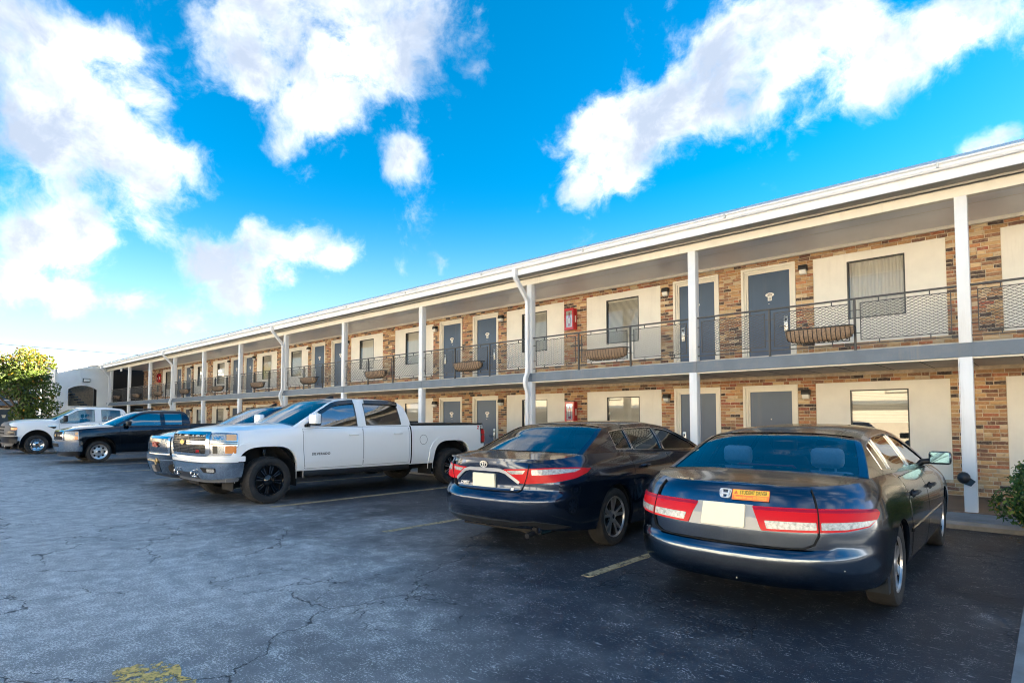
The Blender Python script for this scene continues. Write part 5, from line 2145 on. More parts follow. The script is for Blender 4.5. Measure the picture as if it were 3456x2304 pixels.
# ---- midnight saloon with the red and clear lamps
spec = dict(
    paint=VM['camry'], zund=0.22, xdeck=-1.86, xcowl=1.30, ic=2, ia=5, xa=(1.47, -1.47),
    body=dict(W=0.955, zref=0.85, nr=2.7, Lr=0.80, nf=2.5, Lf=0.9,
              rear=[(0.25, -2.55), (0.29, -2.62), (0.35, -2.67), (0.41, -2.72), (0.51, -2.75), (0.59, -2.75), (0.635, -2.73), (0.655, -2.69), (0.75, -2.675), (0.87, -2.685), (0.94, -2.69), (0.99, -2.69)],
              front=[(0.2, 2.36), (0.35, 2.47), (0.5, 2.50), (0.65, 2.45), (0.74, 2.36)],
              section=[(0, 0.94), (0.08, 0.965), (0.3, 0.985), (0.5, 0.99), (0.64, 1.0), (0.80, 0.97), (0.92, 0.915), (1, 0.85)],
              barrel=[(-2.66, 0.955), (-1.9, 0.99), (-1.2, 1.0), (0.8, 1.0), (1.8, 0.985), (2.5, 0.95)],
              top=[(-2.66, 0.995), (-2.35, 1.015), (-1.9, 1.045), (-1.2, 1.04), (-0.3, 1.005), (0.8, 0.975), (1.3, 0.96), (1.8, 0.90), (2.2, 0.82), (2.5, 0.72)],
              bottom=[(-2.66, 0.29), (-2.0, 0.25), (-1.2, 0.20), (1.2, 0.20), (2.0, 0.20), (2.5, 0.22)],
              arches=[(-1.47, 0.315, 0.375, 0.385, 2.0), (1.47, 0.315, 0.375, 0.385, 2.0)]),
    rail=[(-1.96, 1.045), (-1.60, 1.195), (-1.27, 1.325), (-0.75, 1.362), (-0.15, 1.372), (0.35, 1.335), (0.80, 1.21), (1.15, 1.085), (1.42, 0.96)],
    tumble=(0.42, 0.45), yfac=0.985, bulge=[-0.14, -0.10, -0.06, -0.02, 0, 0.03, 0.08, 0.13, 0.17], crown=[0.03, 0.042, 0.045, 0.045, 0.045, 0.045, 0.045, 0.04, 0.04],
    deck_crown=[(-2.66, 0.006), (-2.3, 0.025), (-1.86, 0.035)], hood_crown=[(1.3, 0.07), (2.0, 0.07), (2.5, 0.02)],
    wins=[(-0.80, 0.0, dict(it=0.05, ib=0.03)), (0.07, 1.18, dict(it=0.05, ib=0.03)), (-1.22, -0.83, dict(it=0.055, ib=0.035))],
    doors=[([(-1.05, 0.68), (-0.94, 0.30), (0.02, 0.25), (0.02, 0.98), (-1.02, 1.0)], -0.78, 0.86), ([(0.04, 0.25), (1.05, 0.30), (1.10, 0.65), (1.06, 0.945), (0.04, 0.975)], 0.28, 0.84)],
    trim=VM['chrome_dull'], handle=VM['camry'], wheel=(0.325, 0.232, 0.21, 'twin5'), mirror=(1.0, 1.03))
camry, B, C_ = sedan(spec, 'parked_car', 'glossy midnight saloon with red and clear wrap lamps beside the white lifted pickup', (-4.70, 7.18, 0), R(90 + 3.0))
rf = B.end('r')
lampR = [(0.275, 0.905), (0.50, 0.915), (0.80, 0.925), (1.08, 0.922), (1.33, 0.905), (1.24, 0.865), (1.05, 0.815), (0.80, 0.780), (0.52, 0.762), (0.44, 0.765)]
for sg in (1, -1):
    mp = (lambda p: p) if sg > 0 else mirror_poly
    lo = MB()
    patch(lo, rf, mp(rounded(lampR, 0.012, 2)), 0.012, res=0.05)
    lob = lo.obj('tail_light', VM['red'], camry, smooth=45, fix=False)
    k = MB()
    patch(k, rf, mp(rounded([(0.32, 0.893), (0.535, 0.90), (0.50, 0.862), (0.365, 0.857)], 0.008)), 0.015, res=0.05)
    patch(k, rf, mp(rounded([(0.60, 0.905), (0.85, 0.912), (1.16, 0.905), (1.06, 0.878), (0.80, 0.858), (0.59, 0.850)], 0.010)), 0.015, res=0.05)
    k.obj('clear_lens', VM['clear'], lob, smooth=45, fix=False)
    gp = MB()
    strip(gp, rf, [(sg * 0.60, 0.955), (sg * 0.575, 0.915), (sg * 0.50, 0.765), (sg * 0.47, 0.70), (sg * 0.42, 0.678), (0, 0.672)], 0.007, 0.0165)
    gp.obj('trunk_gap', VM['gap'], camry, fix=False)
tr_ = MB()
strip(tr_, rf, [(-0.44, 0.768), (-0.30, 0.872), (-0.22, 0.893), (0.22, 0.893), (0.30, 0.872), (0.44, 0.768)], 0.034, 0.014)
tr_.obj('chrome_trim', VM['alloy'], camry, smooth=40, fix=False)
g_ = MB()
patch(g_, rf, rounded([(-0.155, 0.852), (0.155, 0.852), (0.155, 0.705), (-0.155, 0.705)], 0.006), 0.022, res=0.08)
g_.obj('number_plate', VM['platec'], camry, fix=False)
sp_ = MB()
patch(sp_, rf, rounded([(-0.78, 0.985), (0.78, 0.985), (0.70, 1.012), (0, 1.018), (-0.70, 1.012)], 0.01), 0.035, res=0.06, skirt=0.06)
sp_.obj('spoiler', VM['camry'], camry, smooth=45, fix=False)
em = MB()
def ell(rx, rz, cx_=0, cz_=0, n=28):
    return [(cx_ + rx * math.cos(2 * math.pi * i / n), cz_ + rz * math.sin(2 * math.pi * i / n)) for i in range(n)]
ring(em, ell(0.052, 0.036), 0.006, 0, 0.010)
ring(em, ell(0.016, 0.032), 0.005, 0, 0.009)
ring(em, ell(0.034, 0.013, 0, 0.014), 0.005, 0, 0.0095)
on_surface(em.obj('emblem', VM['badge'], camry), rf, 0.0, 0.948, 0.002)
on_surface(put_text('CAMRY', 0.042, (0, 0, 0), (0, 0, 0), VM['badge'], camry, 'lettering', 0.003, 0.0006, 0.25), rf, -0.30, 0.735, 0.004)
on_surface(put_text('SE', 0.036, (0, 0, 0), (0, 0, 0), VM['badge'], camry, 'lettering', 0.003, 0.001, 0.2, sx=1.3), rf, 0.36, 0.700, 0.004)
df_ = MB()
patch(df_, rf, rounded([(-0.78, 0.385), (-0.42, 0.372), (0, 0.368), (0.30, 0.372), (0.42, 0.36), (0.62, 0.385), (0.85, 0.352), (1.02, 0.315), (0.70, 0.30), (0.62, 0.335), (0.48, 0.335), (0.38, 0.315), (-0.40, 0.315), (-0.72, 0.335)], 0.01), 0.012, res=0.05)
df_.obj('diffuser', VM['alloy_dark'], camry, smooth=45, fix=False)
MB().lathe([(0, 0.040), (0.10, 0.040), (0.10, 0.033), (0.0, 0.033)], 20).obj('exhaust_tip', VM['chrome'], camry, smooth=60, fix=False)
ex = camry.children[-1]
ex.rotation_euler = (0, 0, R(90))
ex.location = (-2.60, -0.58, 0.285)
MB().box(-2.55, -2.52, -0.61, -0.55, 0.255, 0.315).obj('exhaust_bore', VM['gap'], camry, fix=False)
for sg in (1, -1):
    seat(camry, -1.30, sg * 0.38, 1.02, 0.44, 0.02, VM['seatd'], True, VM['seatd'])
    seat(camry, 0.12, sg * 0.37, 0.98, 0.46, 0.10, VM['seatd'], True, VM['seatd'])
MB().cbox(0.45, 0.49, -0.12, 0.12, 1.24, 1.30, 0.015).obj('inside_mirror', VM['black'], camry, smooth=60)

# ---- maroon saloon half hidden behind the work truck
spec2 = dict(spec)
spec2['paint'] = VM['maroon']
spec2['trim'] = None
mar, B, C_ = sedan(spec2, 'parked_car', 'maroon saloon mostly hidden behind the white work truck near the tree', (-38.6, 5.2, 0), R(180))


# ------------------------------------------------------------------ pickups
def arch_band(arch, grow_x, grow_z, zbot, n=26):
    xc, zc, rx, rz, ne = arch
    def arc(ax, az):
        o = []
        for i in range(n + 1):
            x = -ax * math.cos(math.pi * i / n)
            o.append((xc + x, zc + az * max(0.0, 1 - (abs(x) / ax) ** ne) ** (1 / ne)))
        return o
    a = [(xc - rx - grow_x, zbot)] + arc(rx + grow_x, rz + grow_z) + [(xc + rx + grow_x, zbot)]
    b = [(xc - rx, zbot)] + arc(rx, rz) + [(xc + rx, zbot)]
    return [p for p in a] + [p for p in b[::-1]]


def pickup(s, name, label, loc, rz):
    car = empty(name, loc, rz)
    tag(car, label, 'pickup truck', 'pickup trucks backed into the bays')
    P_ = s['paint']
    B = Body(**s['body'])
    C_ = Cabin(B, s['rail'], s['tumble'], 0.975, s['bulge'], s['crown'])
    finish_body(car, B, P_, None, s['zund'])
    n = len(s['rail'])
    c1, a1 = C_.ts[s['ic']], C_.ts[s['ia']]
    xa, xb = s['xcowl'], s['xbed']
    B.deck(xa, B.xf + 0.1, s['hood_crown']).obj('hood', P_, car, smooth=40, fix=False)
    B.deck(xb, xa, [(xb, 0.0), (xa, 0.0)], drop=0.015).obj('cabin_shelf', VM['int'], car, fix=False)
    B.deck(B.xr - 0.1, xb - 0.03, [(B.xr, 0.03), (xb, 0.03)], drop=-0.004).obj('bed_cover', VM['black'], car, smooth=40, fix=False)
    br = MB()
    for sg in (1, -1):
        f = B.side(sg)
        zt = B.ftop(xb - 0.5)
        patch(br, f, [(B.xr + 0.12, zt - 0.022), (xb - 0.04, zt - 0.022), (xb - 0.04, zt - 0.001), (B.xr + 0.12, zt - 0.001)], 0.006, res=0.12)
        y = B.halfw(-2, zt) * 1.0
        br.box(B.xr + 0.10, xb - 0.04, sg * y - 0.035, sg * y + 0.005, zt - 0.005, zt + 0.022)
    br.obj('bed_rail', VM['black'], car, fix=False)
    ug = 0.93
    roof = C_.cap(c1, a1, -1, 1)
    for sg in (1, -1):
        for (q0, q1) in ((0, c1), (a1, C_.L)):
            k = C_.cap(q0, q1, sg * ug, sg * 1.0, 4)
            roof.add(k.v, k.f)
    roof.obj('roof', P_, car, smooth=40)
    C_.cap(0, c1, -ug, ug, 15).obj('rear_window', VM['glassd'], car, smooth=60, fix=False)
    C_.cap(a1, C_.L, -ug, ug, 17, off=-0.006).obj('windshield', VM['glass'], car, smooth=60, fix=False)
    wins = [(C_.window(*w[:2], **w[2]), 'window') for w in s['wins']]
    side_glass_and_frame(car, C_, wins, P_, s['glass'], VM['black'])
    door_panels(car, B, C_, s['doors'], P_, handle=s.get('handle'))
    for sg in (1, -1):
        f = B.side(sg)
        g_ = MB()
        strip(g_, f, [(xb - 0.012, B.fbot(xb) + 0.02), (xb - 0.012, B.ftop(xb) - 0.004)], 0.028, 0.004)
        g_.obj('bed_gap', VM['gap'], car, fix=False)
        for a_ in B.arches:
            fl = MB()
            patch(fl, f, arch_band(a_, 0.13, 0.10, max(B.fbot(a_[0]) + 0.01, a_[1])), s.get('flare', 0.014), res=0.05)
            fl.obj('fender_flare', s.get('flare_mat', P_), car, smooth=60, fix=False)
    w = s['wheel']
    for (x, sg, st) in ((s['xa'][0], 1, s.get('steer', 0)), (s['xa'][0], -1, s.get('steer', 0)), (s['xa'][1], 1, 0), (s['xa'][1], -1, 0)):
        make_wheel(w[0], w[1], w[2], w[3], car, (x, sg * (B.W - w[2] / 2 + w[4]), w[0]), sg, st)
    for sg in (1, -1):
        xm, zm = s['mirror'][:2]
        wing_mirror(car, sg, (xm, C_.y(xm, zm) + 0.02, zm), s.get('mirror_mat', P_), s['mirror'][2], s['mirror'][3])
        seat(car, s['xseat'], sg * 0.42, B.ftop(0), 0.5, 0.14, VM['seatd'], True, VM['seatd'])
        seat(car, s['xseat'] - 0.85, sg * 0.42, B.ftop(0), 0.5, 0.06, VM['seatd'], True, VM['seatd'])
    # wipers
    wp = MB()
    for y0 in (0.5, -0.25):
        xx = s['rail'][-1][0] + 0.06
        wp.tube([(xx + 0.06, y0, s['rail'][-1][1] + 0.035), (xx + 0.02, y0 - 0.5, s['rail'][-1][1] + 0.055)], 0.010, 5)
    wp.obj('wiper', VM['black'], car, fix=False)
    # running gear seen below the sill
    MB().box(s['xa'][1] - 0.1, s['xa'][0], -0.42, -0.34, 0.34, 0.46).box(s['xa'][1] - 0.1, s['xa'][0], 0.34, 0.42, 0.34, 0.46).obj('chassis_rail', VM['well'], car, fix=False)
    MB().tube([(s['xa'][1], -B.W * .8, w[0]), (s['xa'][1], B.W * .8, w[0])], 0.06, 8).tube([(s['xa'][0], -B.W * .8, w[0]), (s['xa'][0], B.W * .8, w[0])], 0.05, 8).obj('axle', VM['well'], car, fix=False)
    return car, B, C_


def fpatch(car, B, name, poly, off, m, res=0.06, holes=(), both=False, parent=None, skirt=None, smooth=45):
    mb = MB()
    f = B.end('f')
    patch(mb, f, poly, off, holes=holes, res=res, skirt=skirt)
    if both:
        patch(mb, f, mirror_poly(poly), off, holes=[mirror_poly(h) for h in holes], res=res, skirt=skirt)
    return mb.obj(name, m, parent or car, smooth=smooth, fix=False)


def rect(a, b, c, d):
    return [(a, c), (b, c), (b, d), (a, d)]


SEC = [(0, 0.955), (0.1, 0.985), (0.3, 1.0), (0.6, 1.0), (0.80, 0.99), (0.92, 0.968), (1, 0.93)]

# ---- white lifted pickup
s = dict(
    paint=VM['white'], zund=0.42, xcowl=1.50, xbed=-0.945, ic=3, ia=6, xa=(2.085, -2.085), xseat=0.35,
    body=dict(W=1.05, zref=1.0, nr=5, Lr=0.22, nf=3.0, Lf=0.50,
              rear=[(0.5, -3.10), (0.7, -3.15), (0.9, -3.19), (1.31, -3.19)],
              front=[(0.40, 2.90), (0.60, 2.98), (0.80, 3.03), (1.0, 3.05), (1.15, 3.04), (1.215, 2.98)],
              section=SEC, barrel=[(-3.2, 0.985), (-2.6, 1.0), (2.0, 1.0), (2.6, 0.99), (3.05, 0.97)],
              top=[(-3.19, 1.315), (-1.0, 1.315), (-0.93, 1.305), (1.4, 1.285), (1.6, 1.275), (2.4, 1.245), (3.05, 1.205)],
              bottom=[(-3.2, 0.55), (-2.9, 0.52), (-1.5, 0.49), (1.5, 0.51), (2.6, 0.52), (2.9, 0.48), (3.05, 0.46)],
              arches=[(-2.085, 0.38, 0.53, 0.585, 3.4), (2.085, 0.38, 0.53, 0.585, 3.4)]),
    rail=[(-1.0, 1.31), (-0.95, 1.52), (-0.87, 1.69), (-0.75, 1.775), (-0.3, 1.81), (0.25, 1.81), (0.68, 1.77), (1.0, 1.62), (1.28, 1.455), (1.56, 1.285)],
    tumble=(0.22, 0.30), bulge=[-0.01, -0.03, -0.03, -0.02, 0, 0.02, 0.05, 0.09, 0.12, 0.15], crown=[0.0, 0.01, 0.02, 0.035, 0.045, 0.045, 0.04, 0.04, 0.045, 0.05],
    hood_crown=[(1.5, 0.10), (2.3, 0.095), (2.8, 0.06), (3.05, 0.012)],
    wins=[(-0.76, 0.08, dict(it=0.075, ib=0.02, sl0=0.04)), (0.28, 1.42, dict(it=0.075, ib=0.0))],
    doors=[([(0.19, 0.55), (-0.90, 0.55), (-0.905, 0.95), (-0.90, 1.285), (0.19, 1.28)][::-1], -0.62, 1.14), ([(0.21, 0.55), (1.40, 0.55), (1.44, 0.9), (1.44, 1.255), (0.21, 1.275)], 0.42, 1.13)],
    glass=VM['glassd'], handle=VM['white'], flare=0.018, steer=R(6), wheel=(0.395, 0.268, 0.30, 'offroad', 0.075), mirror=(1.27, 1.40, 0.24, 0.20))
silv, B, C_ = pickup(s, 'pickup_truck', 'white lifted crew-cab pickup with black off-road wheels and chrome bumper', (-10.94, 6.665, 0), R(-90))
fpatch(silv, B, 'grille', rect(-0.76, 0.76, 0.85, 1.185), 0.006, VM['gap'])
sur = fpatch(silv, B, 'grille_surround', rounded([(-0.84, 1.205), (0.84, 1.205), (0.84, 0.86), (0.76, 0.825), (-0.76, 0.825), (-0.84, 0.86)], 0.02), 0.030, VM['chrome'], holes=[rounded(rect(-0.77, 0.77, 1.075, 1.165), 0.02), rounded([(-0.74, 0.872), (0.74, 0.872), (0.76, 0.90), (0.76, 1.015), (-0.76, 1.015), (-0.76, 0.90)], 0.02)], skirt=0.04)
gb = MB()
fF = B.end('f')
for z in (1.098, 1.12, 1.142):
    strip(gb, fF, [(-0.77, z), (0.77, z)], 0.010, 0.024)
for z in (0.900, 0.925, 0.950, 0.975, 0.998):
    strip(gb, fF, [(-0.75, z), (0.75, z)], 0.010, 0.024)
for q in (-0.6, -0.4, -0.2, 0.2, 0.4, 0.6):
    strip(gb, fF, [(q, 0.87), (q, 1.015)], 0.014, 0.022)
    strip(gb, fF, [(q, 1.075), (q, 1.165)], 0.014, 0.022)
gb.obj('grille_bar', VM['alloy_dark'], silv, fix=False)
gm = fpatch(silv, B, 'grille_groove', rect(-0.70, 0.70, 1.040, 1.050), 0.0315, VM['gap'])
for sg in (1, -1):
    mp = (lambda p: p) if sg > 0 else mirror_poly
    hl = fpatch(silv, B, 'headlight', mp(rounded([(0.845, 1.205), (1.27, 1.195), (1.27, 0.835), (0.87, 0.835), (0.845, 0.86)], 0.015)), 0.014, VM['chrome_dull'])
    fpatch(silv, B, 'lens', mp(rounded(rect(0.87, 1.09, 1.07, 1.175), 0.012)), 0.018, VM['clear'], parent=hl)
    fpatch(silv, B, 'indicator', mp(rounded(rect(1.10, 1.25, 1.075, 1.172), 0.01)), 0.019, VM['amber_pale'], parent=hl)
    fpatch(silv, B, 'lens_lower', mp(rounded(rect(0.88, 1.07, 0.865, 1.0), 0.012)), 0.018, VM['clear'], parent=hl)
    fpatch(silv, B, 'indicator_lower', mp(rounded(rect(1.08, 1.245, 0.872, 0.995), 0.01)), 0.019, VM['amber'], parent=hl)
    fpatch(silv, B, 'lamp_divider', mp(rect(0.86, 1.26, 1.018, 1.058)), 0.022, VM['gap'], parent=hl)
    fpatch(silv, B, 'chrome_divider', mp(rect(0.86, 1.265, 1.030, 1.046)), 0.026, VM['chrome'], parent=hl)
    fpatch(silv, B, 'lamp_shade', mp(rounded(rect(0.89, 0.97, 0.87, 0.995), 0.01)), 0.0195, VM['black'], parent=hl)
fpatch(silv, B, 'bumper_cover', rounded([(-1.38, 0.735), (1.38, 0.735), (1.38, 0.822), (0.80, 0.815), (0.74, 0.79), (-0.74, 0.79), (-0.80, 0.815), (-1.38, 0.822)], 0.015), 0.055, VM['white'], skirt=0.07)
fpatch(silv, B, 'bumper', rounded([(-1.36, 0.725), (1.36, 0.725), (1.34, 0.47), (0.55, 0.455), (0.42, 0.56), (-0.42, 0.56), (-0.55, 0.455), (-1.34, 0.47)], 0.02), 0.060, VM['chrome_dull'], skirt=0.10)
fpatch(silv, B, 'bumper_centre', rounded([(-0.56, 0.455), (0.56, 0.455), (0.43, 0.575), (-0.43, 0.575)], 0.01), 0.045, VM['black'], skirt=0.06)
fpatch(silv, B, 'valance', rounded([(-1.32, 0.462), (1.32, 0.462), (1.28, 0.405), (0.6, 0.385), (-0.6, 0.385), (-1.28, 0.405)], 0.02), 0.035, mat('grey_valance', (0.10, 0.105, 0.115), 0.45), skirt=0.06)
for sg in (1, -1):
    mp = (lambda p: p) if sg > 0 else mirror_poly
    fg = fpatch(silv, B, 'fog_light', mp(rounded([(0.60, 0.655), (0.93, 0.65), (0.93, 0.585), (0.90, 0.57), (0.68, 0.575)], 0.012)), 0.063, VM['gap'])
    fpatch(silv, B, 'lens', mp(rounded(rect(0.76, 0.91, 0.585, 0.637), 0.012)), 0.066, VM['clear'], parent=fg)
    hk = MB()
    p = fF(sg * 0.40, 0.53)
    for i in range(12):
        a, b_ = math.pi * 2 * i / 12, math.pi * 2 * (i + 1) / 12
        hk.tube([(p.x + 0.10 + 0.0 + 0.03 * math.cos(a), p.y, 0.53 + 0.048 * math.sin(a)), (p.x + 0.10 + 0.03 * math.cos(b_), p.y, 0.53 + 0.048 * math.sin(b_))], 0.013, 6)
    hk.cbox(p.x - 0.02, p.x + 0.09, p.y - 0.02, p.y + 0.02, 0.46, 0.50, 0.008)
    hk.obj('tow_hook', VM['chrome_dull'], silv, smooth=60, fix=False)
    f = B.side(sg)
    tl = MB()
    strip(tl, f, [(-0.88, 0.655), (1.40, 0.66)], 0.012, 0.007)
    tl.obj('side_moulding', VM['white'], silv, smooth=40, fix=False)
    fd = MB()
    strip(fd, f, [(-1.28 + 0.10 * math.cos(2 * math.pi * i / 24), 1.0 + 0.10 * math.sin(2 * math.pi * i / 24)) for i in range(25)], 0.006, 0.0015)
    fd.obj('fuel_door', VM['gap'], silv, fix=False)
    MB().cbox(-0.93, 1.42, min(sg * 0.90, sg * 1.02), max(sg * 0.90, sg * 1.02), 0.40, 0.505, 0.02).obj('running_board', VM['black'], silv, smooth=40)
    vz = MB()
    cs = C_.side(sg)
    for w_ in s['wins']:
        poly = C_.window(*w_[:2], **w_[2])
        xs_ = [p[0] for p in poly]
        up = [(x, C_.ztop(x) - 0.045) for x in lin(min(xs_) + 0.02, max(xs_) - 0.30 if w_[0] > 0 else max(xs_) - 0.03, 14)]
        strip(vz, cs, up, 0.075, 0.022)
    vz.obj('window_visor', VM['gloss'], silv, smooth=50, fix=False)
rr_ = B.end('r')
for sg in (1, -1):
    mp = (lambda p: p) if sg > 0 else mirror_poly
    t_ = MB()
    patch(t_, rr_, mp(rounded([(0.90, 1.20), (1.17, 1.22), (1.17, 0.87), (0.90, 0.88)], 0.02)), 0.012, res=0.05)
    to = t_.obj('tail_light', VM['gloss'], silv, smooth=45, fix=False)
    t_ = MB()
    patch(t_, rr_, mp(rounded([(0.92, 1.18), (1.15, 1.195), (1.15, 1.08), (0.92, 1.08)], 0.02)), 0.018, res=0.05)
    patch(t_, rr_, mp(rounded([(0.92, 1.06), (1.15, 1.06), (1.15, 0.90), (0.92, 0.905)], 0.02)), 0.018, res=0.05)
    t_.obj('lens', VM['red'], to, smooth=45, fix=False)
fR = B.end('r')
t_ = MB()
patch(t_, fR, rect(-1.0, 1.0, 0.52, 0.72), 0.10, res=0.1)
t_.obj('rear_bumper', VM['chrome_dull'], silv, smooth=45, fix=False)


def bowtie(car, f, q, z, off, k=1.0, m1=None):
    e = MB()
    pts = [(-0.085, -0.022), (-0.040, -0.022), (-0.036, -0.034), (0.044, -0.034), (0.046, -0.022), (0.075, -0.022), (0.085, 0.022), (0.040, 0.022), (0.036, 0.034), (-0.044, 0.034), (-0.046, 0.022), (-0.075, 0.022)]
    e.prism([(a * k * 1.08, b_ * k * 1.18) for a, b_ in pts], 2, 0, 0.010, 0)
    e.prism([(a * k * 0.95, b_ * k * 0.9) for a, b_ in pts], 2, 0.011, 0.016, 1)
    return on_surface(e.obj('emblem', [VM['chrome'], m1 or VM['gold']], car), f, q, z, off)


bowtie(silv, fF, 0.0, 1.045, 0.034, 1.15)
on_surface(put_text('Z71', 0.06, (0, 0, 0), (0, 0, 0), VM['red'], silv, 'lettering', 0.003, 0.002, 0.2, sx=1.2), fF, 0.56, 0.905, 0.034)
for sg in (1, -1):
    f = B.side(sg)
    on_surface(put_text('SILVERADO', 0.062, (0, 0, 0), (0, 0, 0), VM['inkb'], silv, 'lettering', 0.003, 0.0012, 0.12, 1.18, sx=1.12), f, 1.10, 0.80, 0.006)
    zz = -2.98 if sg > 0 else -2.98
    on_surface(put_text('Z', 0.10, (0, 0, 0), (0, 0, 0), VM['red'], silv, 'lettering', 0.001, 0.004, 0.3, sx=1.2), f, zz + sg * 0.075, 1.235, 0.004)
    on_surface(put_text('71', 0.10, (0, 0, 0), (0, 0, 0), VM['inkb'], silv, 'lettering', 0.001, 0.004, 0.3, sx=1.1), f, zz - sg * 0.035, 1.235, 0.004)
fin = MB().prism([(0.44, 1.848), (0.26, 1.845), (0.26, 1.905), (0.30, 1.905)], 1, -0.025, 0.025)
fin.obj('roof_aerial', VM['black'], silv)
# suspension seen in the wheel arch
MB().tube([(2.0, 0.62, 0.45), (2.0, 0.70, 0.90)], 0.045, 8).obj('shock_absorber', VM['chrome_dull'], silv, smooth=60, fix=False)


def older_pickup(paint, crew, doorset, wins, rail, name, label, loc, chrome, tail, xbed, ic, ia, bulge, crown, xa_r, extra=None):
    s = dict(
        paint=paint, zund=0.30, xcowl=1.42, xbed=xbed, ic=ic, ia=ia, xa=(1.92, xa_r), xseat=0.30,
        body=dict(W=1.045, zref=0.9, nr=5, Lr=0.22, nf=3.0, Lf=0.48,
                  rear=[(0.4, tail + 0.08), (0.6, tail + 0.04), (0.8, tail), (1.25, tail)],
                  front=[(0.20, 2.70), (0.40, 2.80), (0.65, 2.86), (0.90, 2.88), (1.03, 2.86), (1.08, 2.78)],
                  section=SEC, barrel=[(tail, 0.985), (-2.4, 1.0), (1.9, 1.0), (2.4, 0.99), (2.9, 0.965)],
                  top=[(tail, 1.235), (xbed - 0.05, 1.235), (xbed + 0.02, 1.215), (1.3, 1.195), (1.5, 1.18), (2.2, 1.13), (2.88, 1.055)],
                  bottom=[(tail, 0.42), (-2.7, 0.40), (-1.4, 0.34), (1.4, 0.33), (2.4, 0.30), (2.7, 0.24), (2.88, 0.24)],
                  arches=[(xa_r, 0.345, 0.48, 0.51, 2.6), (1.92, 0.345, 0.48, 0.51, 2.6)]),
        rail=rail, tumble=(0.24, 0.30), bulge=bulge, crown=crown,
        hood_crown=[(1.42, 0.085), (2.1, 0.085), (2.6, 0.06), (2.88, 0.015)],
        wins=wins, doors=doorset, glass=VM['glassd'], handle=paint, flare=0.015,
        wheel=(0.355, 0.245, 0.25, 'steel8', 0.0), mirror=(1.12, 1.27, 0.20, 0.16), mirror_mat=VM['black'])
    return pickup(s, name, label, loc, R(-90))


RAIL_EXT = [(-0.90, 1.22), (-0.86, 1.42), (-0.78, 1.62), (-0.68, 1.695), (-0.2, 1.725), (0.25, 1.72), (0.60, 1.675), (0.92, 1.53), (1.20, 1.37), (1.48, 1.20)]
BUL = [-0.01, -0.03, -0.03, -0.02, 0, 0.02, 0.05, 0.09, 0.12, 0.15]
CRO = [0.0, 0.01, 0.02, 0.03, 0.04, 0.04, 0.035, 0.04, 0.045, 0.05]
blk, B, C_ = older_pickup(VM['blackp'], False,
    [([(0.0, 0.38), (-0.80, 0.38), (-0.82, 0.8), (-0.82, 1.20), (0.0, 1.20)][::-1], None, 0), ([(0.02, 0.38), (1.30, 0.38), (1.33, 0.8), (1.33, 1.165), (0.02, 1.19)], 0.16, 1.05)],
    [(-0.62, -0.06, dict(it=0.07, ib=0.03, sl1=0.02)), (0.08, 1.34, dict(it=0.065, ib=0.01))], RAIL_EXT, 'pickup_truck',
    'black extended-cab pickup with chrome bumper and silver steel wheels beside the work truck', (-24.3, 7.0, 0), True, -3.2, -0.86, 3, 6, BUL, CRO, -1.91)
fF = B.end('f')
fpatch(blk, B, 'grille', rect(-0.66, 0.66, 0.77, 1.02), 0.006, VM['gap'])
fpatch(blk, B, 'grille_surround', rounded(rect(-0.72, 0.72, 0.745, 1.045), 0.03), 0.025, VM['chrome'], holes=[rounded(rect(-0.66, 0.66, 0.93, 1.02), 0.02), rounded(rect(-0.66, 0.66, 0.77, 0.87), 0.02)], skirt=0.04)
bowtie(blk, fF, 0.0, 0.90, 0.03, 1.2)
for sg in (1, -1):
    mp = (lambda p: p) if sg > 0 else mirror_poly
    hl = fpatch(blk, B, 'headlight', mp(rounded(rect(0.75, 1.20, 0.755, 1.035), 0.02)), 0.014, VM['clear'])
    fpatch(blk, B, 'indicator', mp(rounded(rect(1.09, 1.18, 0.77, 0.88), 0.01)), 0.018, VM['amber'], parent=hl)
    fpatch(blk, B, 'reflector', mp(rounded(rect(1.11, 1.18, 0.92, 1.01), 0.01)), 0.018, VM['amber_pale'], parent=hl)
fpatch(blk, B, 'bumper', rounded([(-1.30, 0.735), (1.30, 0.735), (1.30, 0.40), (-1.30, 0.40)], 0.03), 0.075, VM['chrome'], skirt=0.10)
fpatch(blk, B, 'bumper_grille', rounded(rect(-0.45, 0.45, 0.55, 0.65), 0.02), 0.078, VM['gap'])
fpatch(blk, B, 'valance', rounded([(-1.26, 0.40), (1.26, 0.40), (1.22, 0.25), (-1.22, 0.25)], 0.03), 0.045, VM['black'], skirt=0.06)
for sg in (1, -1):
    on_surface(put_text('SILVERADO', 0.065, (0, 0, 0), (0, 0, 0), VM['chrome'], blk, 'lettering', 0.003, 0.001, 0.12, 1.15, sx=1.15), B.side(sg), 0.92, 0.79, 0.006)
lb_ = MB()
for y0 in (-0.45, 0.0, 0.45):
    lb_.tube([(0.55, y0, 1.77), (0.20, y0, 1.80)], 0.022, 6)
lb_.tube([(0.50, -0.55, 1.785), (0.50, 0.55, 1.785)], 0.02, 6)
lb_.obj('roof_rack', VM['black'], blk, fix=False)

